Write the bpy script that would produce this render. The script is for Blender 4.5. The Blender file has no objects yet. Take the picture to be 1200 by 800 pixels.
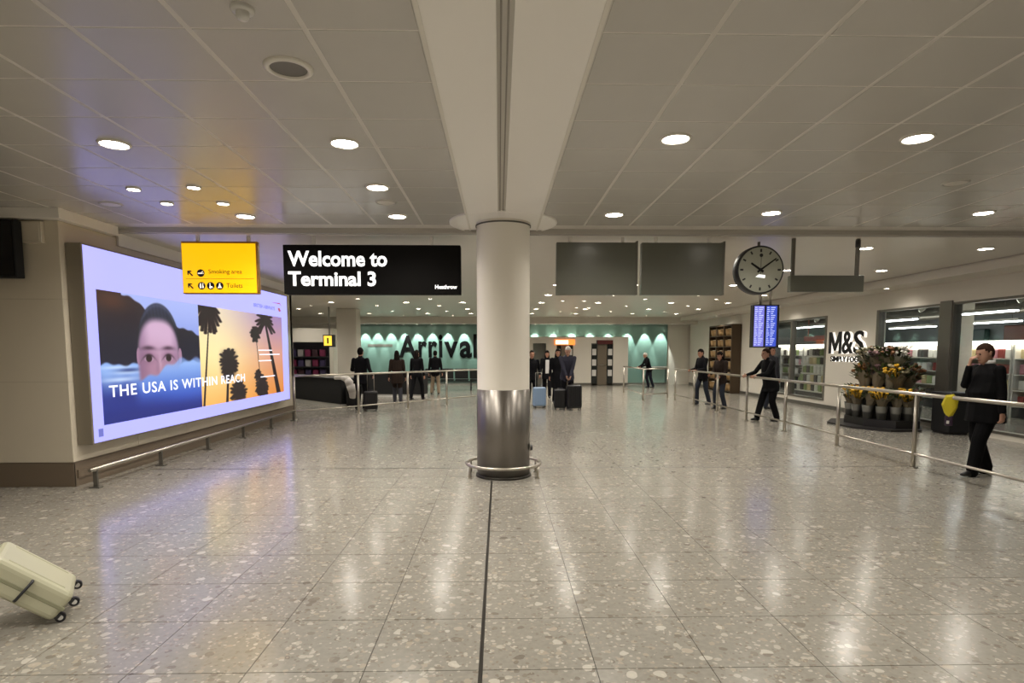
import bpy, bmesh, math, random
import numpy as np
from mathutils import Vector, Matrix, Euler
random.seed(7)
sc = bpy.context.scene
COL = sc.collection
PI = math.pi

# ------------------------------------------------------------------ camera, world, exposure
F_PX = 700.0                       # focal length in pixels of a 1200 x 800 frame
TILT = math.atan(0.09)             # the phone looked slightly down, the frame is cropped from the top part
CAM_H = 1.657
cam_d = bpy.data.cameras.new('camera')
cam_d.sensor_fit = 'HORIZONTAL'; cam_d.sensor_width = 36.0
cam_d.lens = F_PX / 1200 * 36.0
cam_d.shift_y = 74.0 / 1200
cam_d.clip_start = 0.05; cam_d.clip_end = 200
cam = bpy.data.objects.new('camera', cam_d); COL.objects.link(cam)
cam.location = (0, 0, CAM_H)
cam.rotation_euler = (PI/2 - TILT, 0, -math.atan(15/700*math.cos(TILT)))
sc.camera = cam

world = bpy.data.worlds.new('world'); sc.world = world; world.use_nodes = True
world.node_tree.nodes['Background'].inputs[0].default_value = (1.0, 0.93, 0.82, 1)
world.node_tree.nodes['Background'].inputs[1].default_value = 0.12

sc.view_settings.view_transform = 'Standard'
sc.view_settings.look = 'None'
sc.view_settings.gamma = 1.0
sc.view_settings.use_curve_mapping = False
sc.view_settings.exposure = 0.12
LAMP = 95.0                        # watts of one large recessed downlight
LENS = 42.0                         # radiance of its lens seen from the side

# ------------------------------------------------------------------ helpers: colour and materials
def lin(c):
    if isinstance(c, str):
        c = tuple(int(c[i:i+2], 16)/255 for i in (0, 2, 4))
    return tuple((x/12.92 if x <= .04045 else ((x+.055)/1.055)**2.4) for x in c)

MATS = {}
def mat(name, col=None, rough=.5, metal=0., spec=.5, emit=None, estr=1., noise=0., nscale=8., bump=0., coat=0.):
    if name in MATS: return MATS[name]
    m = bpy.data.materials.new(name); m.use_nodes = True; MATS[name] = m
    nt = m.node_tree; b = nt.nodes['Principled BSDF']
    c = lin(col) if col else (0, 0, 0)
    b.inputs['Base Color'].default_value = (*c, 1)
    b.inputs['Roughness'].default_value = rough
    b.inputs['Metallic'].default_value = metal
    b.inputs['Specular IOR Level'].default_value = spec
    b.inputs['Coat Weight'].default_value = coat
    if emit:
        b.inputs['Emission Color'].default_value = (*lin(emit), 1)
        b.inputs['Emission Strength'].default_value = estr
    if noise or bump:
        g = nt.nodes.new('ShaderNodeNewGeometry')
        n = nt.nodes.new('ShaderNodeTexNoise'); n.inputs['Scale'].default_value = nscale
        n.inputs['Detail'].default_value = 3
        nt.links.new(g.outputs['Position'], n.inputs['Vector'])
        if noise:
            mx = nt.nodes.new('ShaderNodeMix'); mx.data_type = 'RGBA'
            mx.inputs[6].default_value = (*[x*(1-noise) for x in c], 1)
            mx.inputs[7].default_value = (*[min(1, x*(1+noise)) for x in c], 1)
            nt.links.new(n.outputs['Fac'], mx.inputs[0]); nt.links.new(mx.outputs[2], b.inputs['Base Color'])
        if bump:
            bp = nt.nodes.new('ShaderNodeBump'); bp.inputs['Strength'].default_value = bump
            bp.inputs['Distance'].default_value = .01
            nt.links.new(n.outputs['Fac'], bp.inputs['Height']); nt.links.new(bp.outputs['Normal'], b.inputs['Normal'])
    return m

def terrazzo():
    m = bpy.data.materials.new('terrazzo'); m.use_nodes = True; MATS['terrazzo'] = m
    nt = m.node_tree; L = nt.links; N = nt.nodes; b = N['Principled BSDF']
    g = N.new('ShaderNodeNewGeometry')
    n0 = N.new('ShaderNodeTexNoise'); n0.inputs['Scale'].default_value = 28; n0.inputs['Detail'].default_value = 4
    L.new(g.outputs['Position'], n0.inputs['Vector'])
    base = N.new('ShaderNodeMix'); base.data_type = 'RGBA'
    base.inputs[6].default_value = (*lin('807c73'), 1); base.inputs[7].default_value = (*lin('9b978d'), 1)
    L.new(n0.outputs['Fac'], base.inputs[0])
    # warped coordinates so that chips are angular and uneven
    n1 = N.new('ShaderNodeTexNoise'); n1.inputs['Scale'].default_value = 9
    L.new(g.outputs['Position'], n1.inputs['Vector'])
    wv = N.new('ShaderNodeVectorMath'); wv.operation = 'MULTIPLY_ADD'
    L.new(n1.outputs['Color'], wv.inputs[0]); wv.inputs[1].default_value = (.05, .05, 0)
    L.new(g.outputs['Position'], wv.inputs[2])
    cur = base.outputs[2]
    for scale, thr, rad, ramp in ((25., .52, .60, (('b9b3a6', 0), ('a79d8c', .40), ('7d7468', .62), ('6f665b', .82))),
                                  (56., .40, .62, (('bdb6a8', 0), ('a2988a', .35), ('7c7367', .60), ('85796a', .82))),
                                  (14., .82, .50, (('c6c0b4', 0), ('b3a999', .45), ('756c61', .75), ('665d53', .9)))):
        v = N.new('ShaderNodeTexVoronoi'); v.inputs['Scale'].default_value = scale
        L.new(wv.outputs[0], v.inputs['Vector'])
        sep = N.new('ShaderNodeSeparateColor'); L.new(v.outputs['Color'], sep.inputs[0])
        pick = N.new('ShaderNodeMath'); pick.operation = 'GREATER_THAN'; pick.inputs[1].default_value = thr
        L.new(sep.outputs[0], pick.inputs[0])
        # chip size varies from cell to cell
        sz = N.new('ShaderNodeMath'); sz.operation = 'MULTIPLY'; sz.inputs[1].default_value = rad
        L.new(sep.outputs[2], sz.inputs[0])
        near = N.new('ShaderNodeMath'); near.operation = 'LESS_THAN'
        L.new(v.outputs['Distance'], near.inputs[0]); L.new(sz.outputs[0], near.inputs[1])
        msk = N.new('ShaderNodeMath'); msk.operation = 'MULTIPLY'
        L.new(pick.outputs[0], msk.inputs[0]); L.new(near.outputs[0], msk.inputs[1])
        cr = N.new('ShaderNodeValToRGB'); cr.color_ramp.interpolation = 'CONSTANT'
        e = cr.color_ramp.elements
        e[0].position = 0; e[0].color = (*lin(ramp[0][0]), 1); e[1].position = ramp[1][1]; e[1].color = (*lin(ramp[1][0]), 1)
        for c, p in ramp[2:]:
            q = e.new(p); q.color = (*lin(c), 1)
        L.new(sep.outputs[1], cr.inputs[0])
        fd = N.new('ShaderNodeMath'); fd.operation = 'MULTIPLY'; fd.inputs[1].default_value = .68
        L.new(msk.outputs[0], fd.inputs[0]); msk = fd
        mx = N.new('ShaderNodeMix'); mx.data_type = 'RGBA'
        L.new(msk.outputs[0], mx.inputs[0]); L.new(cur, mx.inputs[6]); L.new(cr.outputs[0], mx.inputs[7])
        cur = mx.outputs[2]
    L.new(cur, b.inputs['Base Color'])
    n2 = N.new('ShaderNodeTexNoise'); n2.inputs['Scale'].default_value = 1.3; n2.inputs['Detail'].default_value = 5
    L.new(g.outputs['Position'], n2.inputs['Vector'])
    mr = N.new('ShaderNodeMapRange'); mr.inputs['To Min'].default_value = .145; mr.inputs['To Max'].default_value = .22
    L.new(n2.outputs['Fac'], mr.inputs['Value']); L.new(mr.outputs[0], b.inputs['Roughness'])
    b.inputs['Specular IOR Level'].default_value = .55
    return m

def brushed(name, col, rough=.3):
    m = mat(name, col, rough, metal=1.0)
    nt = m.node_tree; b = nt.nodes['Principled BSDF']
    g = nt.nodes.new('ShaderNodeNewGeometry'); mp = nt.nodes.new('ShaderNodeMapping')
    mp.inputs['Scale'].default_value = (60, 60, .8)
    n = nt.nodes.new('ShaderNodeTexNoise'); n.inputs['Scale'].default_value = 3
    nt.links.new(g.outputs['Position'], mp.inputs[0]); nt.links.new(mp.outputs[0], n.inputs['Vector'])
    mr = nt.nodes.new('ShaderNodeMapRange'); mr.inputs['To Min'].default_value = rough*.75; mr.inputs['To Max'].default_value = rough*1.3
    nt.links.new(n.outputs['Fac'], mr.inputs['Value']); nt.links.new(mr.outputs[0], b.inputs['Roughness'])
    return m

def pane_mat():
    m = bpy.data.materials.new('window_glass'); m.use_nodes = True; MATS['window_glass'] = m
    nt = m.node_tree; nt.nodes.clear()
    o = nt.nodes.new('ShaderNodeOutputMaterial'); t = nt.nodes.new('ShaderNodeBsdfTransparent')
    t.inputs[0].default_value = (.93, .96, .94, 1)
    gl = nt.nodes.new('ShaderNodeBsdfGlossy'); gl.inputs['Roughness'].default_value = .02
    lw = nt.nodes.new('ShaderNodeLayerWeight'); pw = nt.nodes.new('ShaderNodeMath'); pw.operation = 'POWER'; pw.inputs[1].default_value = 4.
    fr = nt.nodes.new('ShaderNodeMath'); fr.operation = 'MULTIPLY_ADD'; fr.inputs[1].default_value = .5; fr.inputs[2].default_value = .03
    nt.links.new(lw.outputs['Facing'], pw.inputs[0]); nt.links.new(pw.outputs[0], fr.inputs[0])
    mx = nt.nodes.new('ShaderNodeMixShader')
    nt.links.new(fr.outputs[0], mx.inputs[0]); nt.links.new(t.outputs[0], mx.inputs[1]); nt.links.new(gl.outputs[0], mx.inputs[2])
    nt.links.new(mx.outputs[0], o.inputs[0])
    return m

def attr_emit(name, strength):
    m = bpy.data.materials.new(name); m.use_nodes = True; MATS[name] = m
    nt = m.node_tree; b = nt.nodes['Principled BSDF']
    a = nt.nodes.new('ShaderNodeAttribute'); a.attribute_name = 'picture'
    b.inputs['Base Color'].default_value = (.02, .02, .02, 1); b.inputs['Roughness'].default_value = .35
    nt.links.new(a.outputs['Color'], b.inputs['Emission Color']); b.inputs['Emission Strength'].default_value = strength
    return m

terrazzo(); pane_mat()
mat('grout', '3a362f', .8)
mat('joint_metal', '3b3833', .35, metal=.8)
mat('ceiling_metal', 'bab6ae', .27, spec=.6, noise=.03, nscale=3)
mat('ceiling_bar', 'd0cbc2', .4)
mat('ceiling_rear', 'd2ccc0', .34, noise=.04, nscale=2)
mat('beam_white', 'f2eee7', .38)
mat('dark_slot', '3d3a36', .5)
mat('slot_rail', '8b857b', .4, metal=.6)
mat('wall_cream', 'd2c8b4', .14, coat=.3, noise=.03, nscale=2)
mat('wall_white', 'd9d3c6', .45, noise=.03, nscale=2)
mat('wall_joint', 'a2967f', .5)
mat('wall_grey', '8b8880', .6)
mat('wall_teal', '627e73', .5, noise=.06, nscale=2)
mat('skirt', '7d6f5f', .35, metal=.3)
mat('column_paint', 'ebe5d9', .33)
brushed('steel', '85807a', .36)
nt = MATS['steel'].node_tree; tg = nt.nodes.new('ShaderNodeTangent'); tg.direction_type = 'RADIAL'; tg.axis = 'Z'
nt.links.new(tg.outputs[0], nt.nodes['Principled BSDF'].inputs['Tangent']); nt.nodes['Principled BSDF'].inputs['Anisotropic'].default_value = .75; nt.nodes['Principled BSDF'].inputs['Anisotropic Rotation'].default_value = .25
brushed('rail_steel', 'b7b1a6', .3)
mat('rubber', '15151a', .6)
mat('black', '0a0a0b', .7)
mat('black_sign', '0a0807', .7, spec=.15)
mat('matte_black', '060606', .9, spec=.1)
mat('dark_grey', '2c2c2e', .5)
mat('grey_sign', '63645a', .28)
mat('grey_metal', '6d6a62', .4, metal=.5)
mat('white_plastic', 'd8d6d0', .4)
mat('lens', 'ffffff', .5, emit='fff6e8', estr=LENS)
mat('lens_small', 'ffffff', .5, emit='fff6e8', estr=LENS)
mat('trim_white', 'e0dbd0', .4)
mat('tube_light', 'ffffff', .5, emit='f4f6ff', estr=14.)
mat('shelf_light', 'ffffff', .5, emit='fff8ec', estr=3.6)
mat('screen_white', '202020', .35, emit='a4a4ff', estr=1.35)
mat('screen_text', '202020', .35, emit='f2f2ff', estr=1.25)
mat('screen_ink', '202020', .35, emit='6f74c8', estr=1.)
mat('screen_red', '202020', .35, emit='b0304a', estr=1.)
mat('screen_case', '847b6b', .4)
mat('yellow_lit', 'e9b000', .4, emit='ffc400', estr=.8)
mat('yellow_edge', '9a6c10', .5)
mat('sign_ink', '3a2c05', .5)
mat('white_letter', 'f2f0ea', .5, emit='ffffff', estr=1.0)
mat('white_icon', 'f2f0ea', .5, emit='fff4d8', estr=.8)
mat('orange_lit', 'd06020', .5, emit='ff8a3c', estr=1.4)
mat('white_lit', 'ffffff', .5, emit='fff2dd', estr=1.6)
mat('halo_lit', 'ffffff', .5, emit='fff6ea', estr=.8)
mat('red_sign', '5c1f1c', .5)

# ------------------------------------------------------------------ helpers: geometry
class MB:
    def __init__(self): self.v = []; self.f = []; self.s = []
    def _add(self, vs, fs, smooth=False):
        o = len(self.v); self.v += [tuple(x) for x in vs]
        self.f += [tuple(i+o for i in q) for q in fs]; self.s += [smooth]*len(fs); return self
    def box(self, x0, x1, y0, y1, z0, z1, M=None):
        vs = [Vector((x, y, z)) for z in (z0, z1) for y in (y0, y1) for x in (x0, x1)]
        if M is not None: vs = [M @ v for v in vs]
        return self._add(vs, [(0,2,3,1), (4,5,7,6), (0,1,5,4), (2,6,7,3), (0,4,6,2), (1,3,7,5)])
    def rbox(self, x0, x1, y0, y1, z0, z1, r=.02, seg=2, M=None):
        bm = bmesh.new(); bmesh.ops.create_cube(bm, size=1)
        for v in bm.verts:
            v.co = Vector(((x0+x1)/2+v.co.x*(x1-x0), (y0+y1)/2+v.co.y*(y1-y0), (z0+z1)/2+v.co.z*(z1-z0)))
        bmesh.ops.bevel(bm, geom=list(bm.edges), offset=r, segments=seg, affect='EDGES', profile=.5)
        bm.verts.index_update()
        vs = [v.co.copy() for v in bm.verts]; fs = [tuple(v.index for v in f.verts) for f in bm.faces]; bm.free()
        if M is not None: vs = [M @ v for v in vs]
        return self._add(vs, fs)
    def cyl(self, a, b, r0, r1=None, n=14, smooth=True):
        r1 = r0 if r1 is None else r1
        a = Vector(a); b = Vector(b); d = (b-a).normalized()
        u = d.orthogonal().normalized(); w = d.cross(u)
        vs = [a + (u*math.cos(2*PI*i/n) + w*math.sin(2*PI*i/n))*r0 for i in range(n)] + \
             [b + (u*math.cos(2*PI*i/n) + w*math.sin(2*PI*i/n))*r1 for i in range(n)]
        self._add(vs, [(i, (i+1) % n, n+(i+1) % n, n+i) for i in range(n)], smooth)
        o = len(self.v)-2*n
        self.f += [tuple(o+i for i in reversed(range(n))), tuple(o+n+i for i in range(n))]; self.s += [False, False]
        return self
    def tube(self, pts, r, n=10, closed=False):
        P = [Vector(p) for p in pts]; k = len(P); rings = []
        up = None
        for i in range(k):
            if closed: t = (P[(i+1) % k]-P[i-1]).normalized()
            else: t = (P[min(i+1, k-1)]-P[max(i-1, 0)]).normalized()
            if up is None: up = t.orthogonal().normalized()
            up = (up - t*up.dot(t)).normalized(); w = t.cross(up)
            rings += [P[i] + (up*math.cos(2*PI*j/n) + w*math.sin(2*PI*j/n))*r for j in range(n)]
        fs = []
        for i in range(k if closed else k-1):
            a = i*n; b = ((i+1) % k)*n
            fs += [(a+j, a+(j+1) % n, b+(j+1) % n, b+j) for j in range(n)]
        self._add(rings, fs, True)
        if not closed:
            o = len(self.v)-k*n
            self.f += [tuple(o+j for j in reversed(range(n))), tuple(o+(k-1)*n+j for j in range(n))]; self.s += [False]*2
        return self
    def lathe(self, prof, c=(0, 0, 0), n=32, axis='Z', smooth=True, close=False):
        c = Vector(c); vs = []
        for r, z in prof:
            for i in range(n):
                a = 2*PI*i/n
                p = Vector((r*math.cos(a), r*math.sin(a), z))
                if axis == 'Y': p = Vector((p.x, z, p.y))
                vs.append(c+p)
        k = len(prof); fs = []
        for j in range(k if close else k-1):
            a = j*n; b = ((j+1) % k)*n
            fs += [(a+i, a+(i+1) % n, b+(i+1) % n, b+i) for i in range(n)]
        return self._add(vs, fs, smooth)
    def disc(self, c, r, n=32, flip=False, axis='Z', ry=None):
        ry = r if ry is None else ry
        vs = []
        for i in range(n):
            a = 2*PI*i/n
            p = Vector((r*math.cos(a), ry*math.sin(a), 0))
            if axis == 'Y': p = Vector((p.x, 0, p.y))
            if axis == 'X': p = Vector((0, p.x, p.y))
            vs.append(Vector(c)+p)
        q = tuple(range(n))
        return self._add(vs, [tuple(reversed(q)) if flip else q])
    def prism(self, poly, t, M=None):
        """poly in XY, extruded t along +Z, then M"""
        n = len(poly)
        vs = [Vector((x, y, 0)) for x, y in poly] + [Vector((x, y, t)) for x, y in poly]
        if M is not None: vs = [M @ v for v in vs]
        return self._add(vs, [tuple(reversed(range(n))), tuple(range(n, 2*n))] + [(i, (i+1) % n, n+(i+1) % n, n+i) for i in range(n)])
    def ball(self, c, r, n=8, m=6, sc3=(1, 1, 1)):
        vs = []; fs = []
        for j in range(m+1):
            t = PI*j/m
            for i in range(n):
                a = 2*PI*i/n
                vs.append((c[0]+r*sc3[0]*math.sin(t)*math.cos(a), c[1]+r*sc3[1]*math.sin(t)*math.sin(a), c[2]+r*sc3[2]*math.cos(t)))
        for j in range(m):
            for i in range(n):
                fs.append((j*n+i, (j+1)*n+i, (j+1)*n+(i+1) % n, j*n+(i+1) % n))
        return self._add(vs, fs, True)
    def mesh(self, name, off=(0, 0, 0)):
        me = bpy.data.meshes.new(name)
        me.from_pydata([(v[0]-off[0], v[1]-off[1], v[2]-off[2]) for v in self.v], [], self.f)
        me.polygons.foreach_set('use_smooth', self.s)
        me.update(); return me

def link(name, me, m=None, parent=None, loc=None):
    o = bpy.data.objects.new(name, me); COL.objects.link(o)
    if m is not None and me is not None and not me.materials: me.materials.append(MATS[m] if isinstance(m, str) else m)
    if parent is not None: o.parent = parent
    if loc is not None: o.location = loc
    return o
def root_of(o):
    while o.parent: o = o.parent
    return o
def part(name, mb, m, parent, world=False):
    """a part; world=True: coordinates were given in world space (root has no rotation)"""
    off = (0, 0, 0)
    if world:
        off = Vector((0, 0, 0)); p = parent
        while p: off += p.location; p = p.parent
    return link(name, mb.mesh(name, off), m, parent)
def tag(o, label, cat, group=None, kind=None):
    o['label'] = label; o['category'] = cat
    if group: o['group'] = group
    if kind: o['kind'] = kind
    return o
def thing(name, label, cat, loc=(0, 0, 0), rz=0., group=None):
    o = bpy.data.objects.new(name, None); COL.objects.link(o)
    o.location = loc; o.rotation_euler = (0, 0, rz); o.empty_display_size = .1
    return tag(o, label, cat, group)
def single(name, mb, m, label, cat, loc=(0, 0, 0), group=None):
    """a thing of one mesh, given in world space, with its origin at loc"""
    o = link(name, mb.mesh(name, loc), m, None, loc)
    return tag(o, label, cat, group)
def struct(name, mb, m, label=None):
    o = link(name, mb.mesh(name), m); o['kind'] = 'structure'
    if label: o['label'] = label; o['category'] = name.split('_')[0]
    return o
def clone(o, parent=None):
    c = o.copy(); COL.objects.link(c); c.parent = parent
    for ch in o.children: clone(ch, c)
    return c
TMP = bpy.data.scenes.new('tmp')
def evaluate(o):
    TMP.collection.objects.link(o)
    vl = TMP.view_layers[0]; vl.update(); dg = vl.depsgraph; dg.update()
    return bpy.data.meshes.new_from_object(o.evaluated_get(dg), depsgraph=dg)
def text_mesh(body, size, extrude=.002, bold=0., spacing=1., align='LEFT', shear=0., lines=1.):
    cu = bpy.data.curves.new('txt', 'FONT'); cu.body = body; cu.size = size; cu.extrude = extrude
    cu.offset = bold*size; cu.space_character = spacing; cu.align_x = align; cu.shear = shear; cu.space_line = lines
    cu.resolution_u = 3
    o = bpy.data.objects.new('txt', cu)
    me = evaluate(o)
    bpy.data.objects.remove(o); bpy.data.curves.remove(cu)
    return me
FACE = {'-Y': (PI/2, 0, 0), '-X': (PI/2, 0, -PI/2), '+X': (PI/2, 0, PI/2)}
def lettering(name, body, size, pos, face, m, parent, fit_w=None, fit_h=None, **k):
    """flat lettering whose lower left corner stands at pos (local to parent)"""
    me = text_mesh(body, size, **k)
    co = np.empty(len(me.vertices)*3); me.vertices.foreach_get('co', co); co = co.reshape(-1, 3)
    mn = co.min(0); mx = co.max(0)
    sx = (fit_w/(mx[0]-mn[0])) if fit_w else 1.; sy = (fit_h/(mx[1]-mn[1])) if fit_h else (sx if fit_w else 1.)
    co[:, 0] = (co[:, 0]-mn[0])*sx; co[:, 1] = (co[:, 1]-mn[1])*sy
    R = np.array(Euler(FACE[face]).to_matrix()); co = co @ R.T + np.array(pos)
    me.vertices.foreach_set('co', co.ravel()); me.update()
    me.name = name; me.materials.clear()
    if len(body) == 1: return link(name, me, m, parent)
    # one part for each character: islands whose spans overlap (dot and stem) belong together
    nv = len(me.vertices); lab = list(range(nv))
    def find(i):
        while lab[i] != i: lab[i] = lab[lab[i]]; i = lab[i]
        return i
    for e in me.edges:
        a, b = find(e.vertices[0]), find(e.vertices[1])
        if a != b: lab[a] = b
    ax = {'-Y': (0, 1), '-X': (1, -1), '+X': (1, 1)}[face]; u = co[:, ax[0]]*ax[1]
    isl = {}
    for i in range(nv): isl.setdefault(find(i), []).append(i)
    grp = []
    for vs in sorted(isl.values(), key=lambda q: u[q].min()):
        lo, hi = u[vs].min(), u[vs].max()
        if grp and min(hi, grp[-1][1])-max(lo, grp[-1][0]) > .6*min(hi-lo, grp[-1][1]-grp[-1][0]):
            g = grp[-1]; g[0] = min(lo, g[0]); g[1] = max(hi, g[1]); g[2] += vs
        else: grp.append([lo, hi, list(vs)])
    polys = [tuple(p.vertices) for p in me.polygons]; bpy.data.meshes.remove(me)
    for lo, hi, vs in grp:
        mp = {v: i for i, v in enumerate(vs)}
        m2 = bpy.data.meshes.new('letter'); m2.from_pydata([tuple(co[v]) for v in vs], [], [tuple(mp[v] for v in p) for p in polys if p[0] in mp]); m2.update()
        link('letter', m2, m, parent)

# ------------------------------------------------------------------ the hall: floor
XL, XR = -5.2, 9.4          # screen wall, shop wall
YB = 29.4                   # end wall
CZ, CZ2 = 3.31, 3.25        # ceiling in front of and behind the fascia
FAS = 8.35
TS = .605; TX0 = -.1; TY0 = 2.98
floor = struct('floor', MB().box(-14, 18, -6, YB+1.5, -.2, -.004), 'grout', 'polished beige terrazzo floor of the arrivals hall')
tile_me = MB().box(.0022, TS-.0022, .003, .6-.003, -.02, 0).mesh('tile'); tile_me.materials.append(MATS['terrazzo'])
cands = []; rest = MB()
for j in range(-15, 48):
    for i in range(-23, 30):
        x = TX0+i*TS; y = TY0+j*.6
        if y > YB+.6: continue
        cx, cy = x+TS/2, y+.3
        if y >= 2.2 and abs(cx) < .9*cy+.6 and not (cx < XL-.1 and cy > 7.3) and cx < XR: cands.append((cy+.12*abs(cx), x, y))
        else: rest._add([(x+.0012, y+.0012, 0), (x+TS-.0012, y+.0012, 0), (x+TS-.0012, y+.5988, 0), (x+.0012, y+.5988, 0)], [(0, 1, 2, 3)])
cands.sort()
for n, (_, x, y) in enumerate(cands):
    if n < 300: link('tile', tile_me, None, floor, (x, y, 0))
    else: rest._add([(x+.0012, y+.0012, 0), (x+TS-.0012, y+.0012, 0), (x+TS-.0012, y+.5988, 0), (x+.0012, y+.5988, 0)], [(0, 1, 2, 3)])
ft = part('tile_field', rest, 'terrazzo', floor); ft['kind'] = 'stuff'
part('expansion_joint', MB().box(TX0-.011, TX0+.011, -5.9, 7.5, -.01, .0012), 'joint_metal', floor)
part('cross_joint', MB().box(XL+.25, XR-.1, 8.37, 8.395, -.01, .0012), 'joint_metal', floor)

# ------------------------------------------------------------------ ceiling
ceil = struct('ceiling', MB().box(-9.5, 18, -6, FAS, CZ+.0015, CZ+.4), 'ceiling_bar', 'pale metal panel ceiling over the front of the hall')
CT = .6
cp_me = MB().rbox(.014, CT-.014, .005, CT-.005, 0, .03, .003, 1).mesh('ceiling_tile'); cp_me.materials.append(MATS['ceiling_metal'])
cc = []
for j in range(-16, 9):
    y = 3.30+j*.6-.03
    for side in (-1, 1):
        for i in range(0, 15):
            x = (.53+i*CT) if side > 0 else (-.40-(i+1)*CT)
            if x > 9.2 or x < -9.4: continue
            if y+.6 > FAS+.02: continue
            cx = x+.3; cy = y+.3
            vis = y > 2.2 and abs(cx) < .9*cy+.6
            cc.append((0 if vis else 1, cy+.1*abs(cx), x, y))
cc.sort(); crest = MB()
for n, (v, _, x, y) in enumerate(cc):
    if n < 300 and v == 0: link('ceiling_tile', cp_me, None, ceil, (x, y, CZ))
    else: crest.box(x+.006, x+CT-.006, y+.006, y+CT-.006, CZ, CZ+.03)
ct = part('ceiling_tile_field', crest, 'ceiling_metal', ceil); ct['kind'] = 'stuff'
# the two long white panels with the slot between them that run to the column
part('beam_panel', MB().box(-.385, -.012, -6, FAS-.02, CZ-.02, CZ+.02), 'beam_white', ceil)
part('beam_panel', MB().box(.078, .51, -6, FAS-.02, CZ-.02, CZ+.02), 'beam_white', ceil)
part('slot', MB().box(-.012, .078, -6, FAS-.02, CZ+.004, CZ+.03), 'dark_slot', ceil)
for x in (.012, .048):
    part('slot_rail', MB().box(x-.005, x+.005, -6, FAS-.02, CZ-.012, CZ+.01), 'slot_rail', ceil)
for x in (-.392, .517):
    part('edge_trim', MB().box(x-.012, x+.012, -6, FAS-.02, CZ-.026, CZ+.01), 'trim_white', ceil)
struct('trim_1', MB().box(-9.5, 9.4, FAS-.03, FAS+.03, CZ2-.005, CZ+.03).box(-9.5, 9.4, FAS-.05, FAS-.03, CZ-.02, CZ+.01).box(-9.5, 9.4, FAS+.03, FAS+.045, CZ2-.012, CZ2+.03), 'ceiling_metal', 'pale fascia strip across the ceiling above the hanging signs')
struct('ceiling_rear', MB().box(-14, 8.6, FAS+.03, 28.3, CZ2, CZ2+.3), 'ceiling_rear', 'pale ceiling over the rear of the hall dotted with downlights')
struct('trim_2', MB().box(8.6, XR, FAS+.03, 28.3, 3.08, 3.5).box(8.57, 8.6, FAS+.03, 28.3, 3.065, 3.22), 'ceiling_rear', 'lower ceiling strip along the shop wall')
struct('trim_3', MB().box(-14, XR+.2, 28.3, YB, 2.94, 3.5), 'ceiling_rear', 'lower ceiling strip in front of the green end wall')

# ------------------------------------------------------------------ walls
wl = struct('wall_left', MB().box(-5.5, XL-.015, 7.34, 15.25, 0, CZ).box(-9.5, -5.5, 7.34, 7.6, 0, CZ), 'wall_joint', 'cream clad wall carrying the advertising screen')
for k, (z0, z1) in enumerate(((.30, 1.284), (1.284, 2.274), (2.274, 3.19))):
    for x0, x1 in ((-6.6, XL), (-8.0, -6.608), (-9.4, -8.008)):
        part('panel', MB().rbox(x0, x1-.003, 7.318, 7.34, z0, z1-.002, .0015, 1), 'wall_cream', wl)
    for j in range(6):
        y0 = 7.322+j*1.32
        part('panel', MB().rbox(XL-.015, XL, y0, y0+1.317, z0, z1-.002, .0015, 1), 'wall_cream', wl)
struct('baseboard_left', MB().box(XL-.01, XL+.012, 7.30, 15.26, 0, .295).box(-9.5, XL+.012, 7.305, 7.32, 0, .295), 'skirt', 'brown metal skirting below the cream wall')
struct('trim_4', MB().box(XL+.001, XL+.10, 7.2, FAS-.06, 3.19, CZ+.001).box(-9.5, XL+.001, 7.2, 7.317, 3.19, CZ+.001).box(XL+.001, XL+.03, FAS+.05, 15.3, 3.08, CZ2+.001), 'beam_white', 'white cove strip where the cream wall meets the ceiling')
struct('wall_side', MB().box(-14, -13.8, 15.2, YB, 0, 3.3), 'wall_white')
struct('wall_return', MB().box(-14, -5.2, 15.1, 15.25, 0, 3.3), 'wall_white')
# right wall with the shop windows
wr = MB()
wr.box(XR, XR+.2, 5.0, 20.9, 2.66, 3.6)                 # above the windows
wr.box(XR, XR+.2, 14.75, 17.1, 0, 2.66)                 # panel with the shop sign
wr.box(XR, XR+.2, 20.9, YB, 0, 3.6)
wr.box(XR, XR+.2, 17.1, 20.9, 0, .22)
wr.box(XR, XR+.2, 5.0, 14.75, 0, .10)
wr.box(XR, XR+.2, -6, 5.0, 0, 3.6)
struct('wall_right', wr, 'wall_white', 'white wall of the food shop along the hall')
struct('baseboard_right', MB().box(XR-.015, XR, 14.75, YB, 0, .11), 'grey_metal', 'grey skirting along the shop wall')
struct('wall_rear', MB().box(-14, XR+.2, -6.2, -6, 0, 3.5), 'wall_white')
struct('wall_front_left', MB().box(-9.6, -9.5, -6, 7.4, 0, 3.5), 'wall_cream')
struct('wall_end', MB().box(-14, -7.0, YB+.3, YB+.5, 0, 3.5).box(8.3, XR+.2, YB+.1, YB+.3, 0, 3.5).box(-7.0, 8.3, YB+.14, YB+.3, 0, 3.5), 'wall_white', 'white wall at the far end of the hall')
struct('wall_green', MB().box(-7.0, 8.28, YB, YB+.14, 0, 2.95), 'wall_teal', 'green end wall washed by spotlights')
struct('baseboard_end', MB().box(-7.0, 8.28, YB-.015, YB, 0, .09), 'grey_metal')

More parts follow.
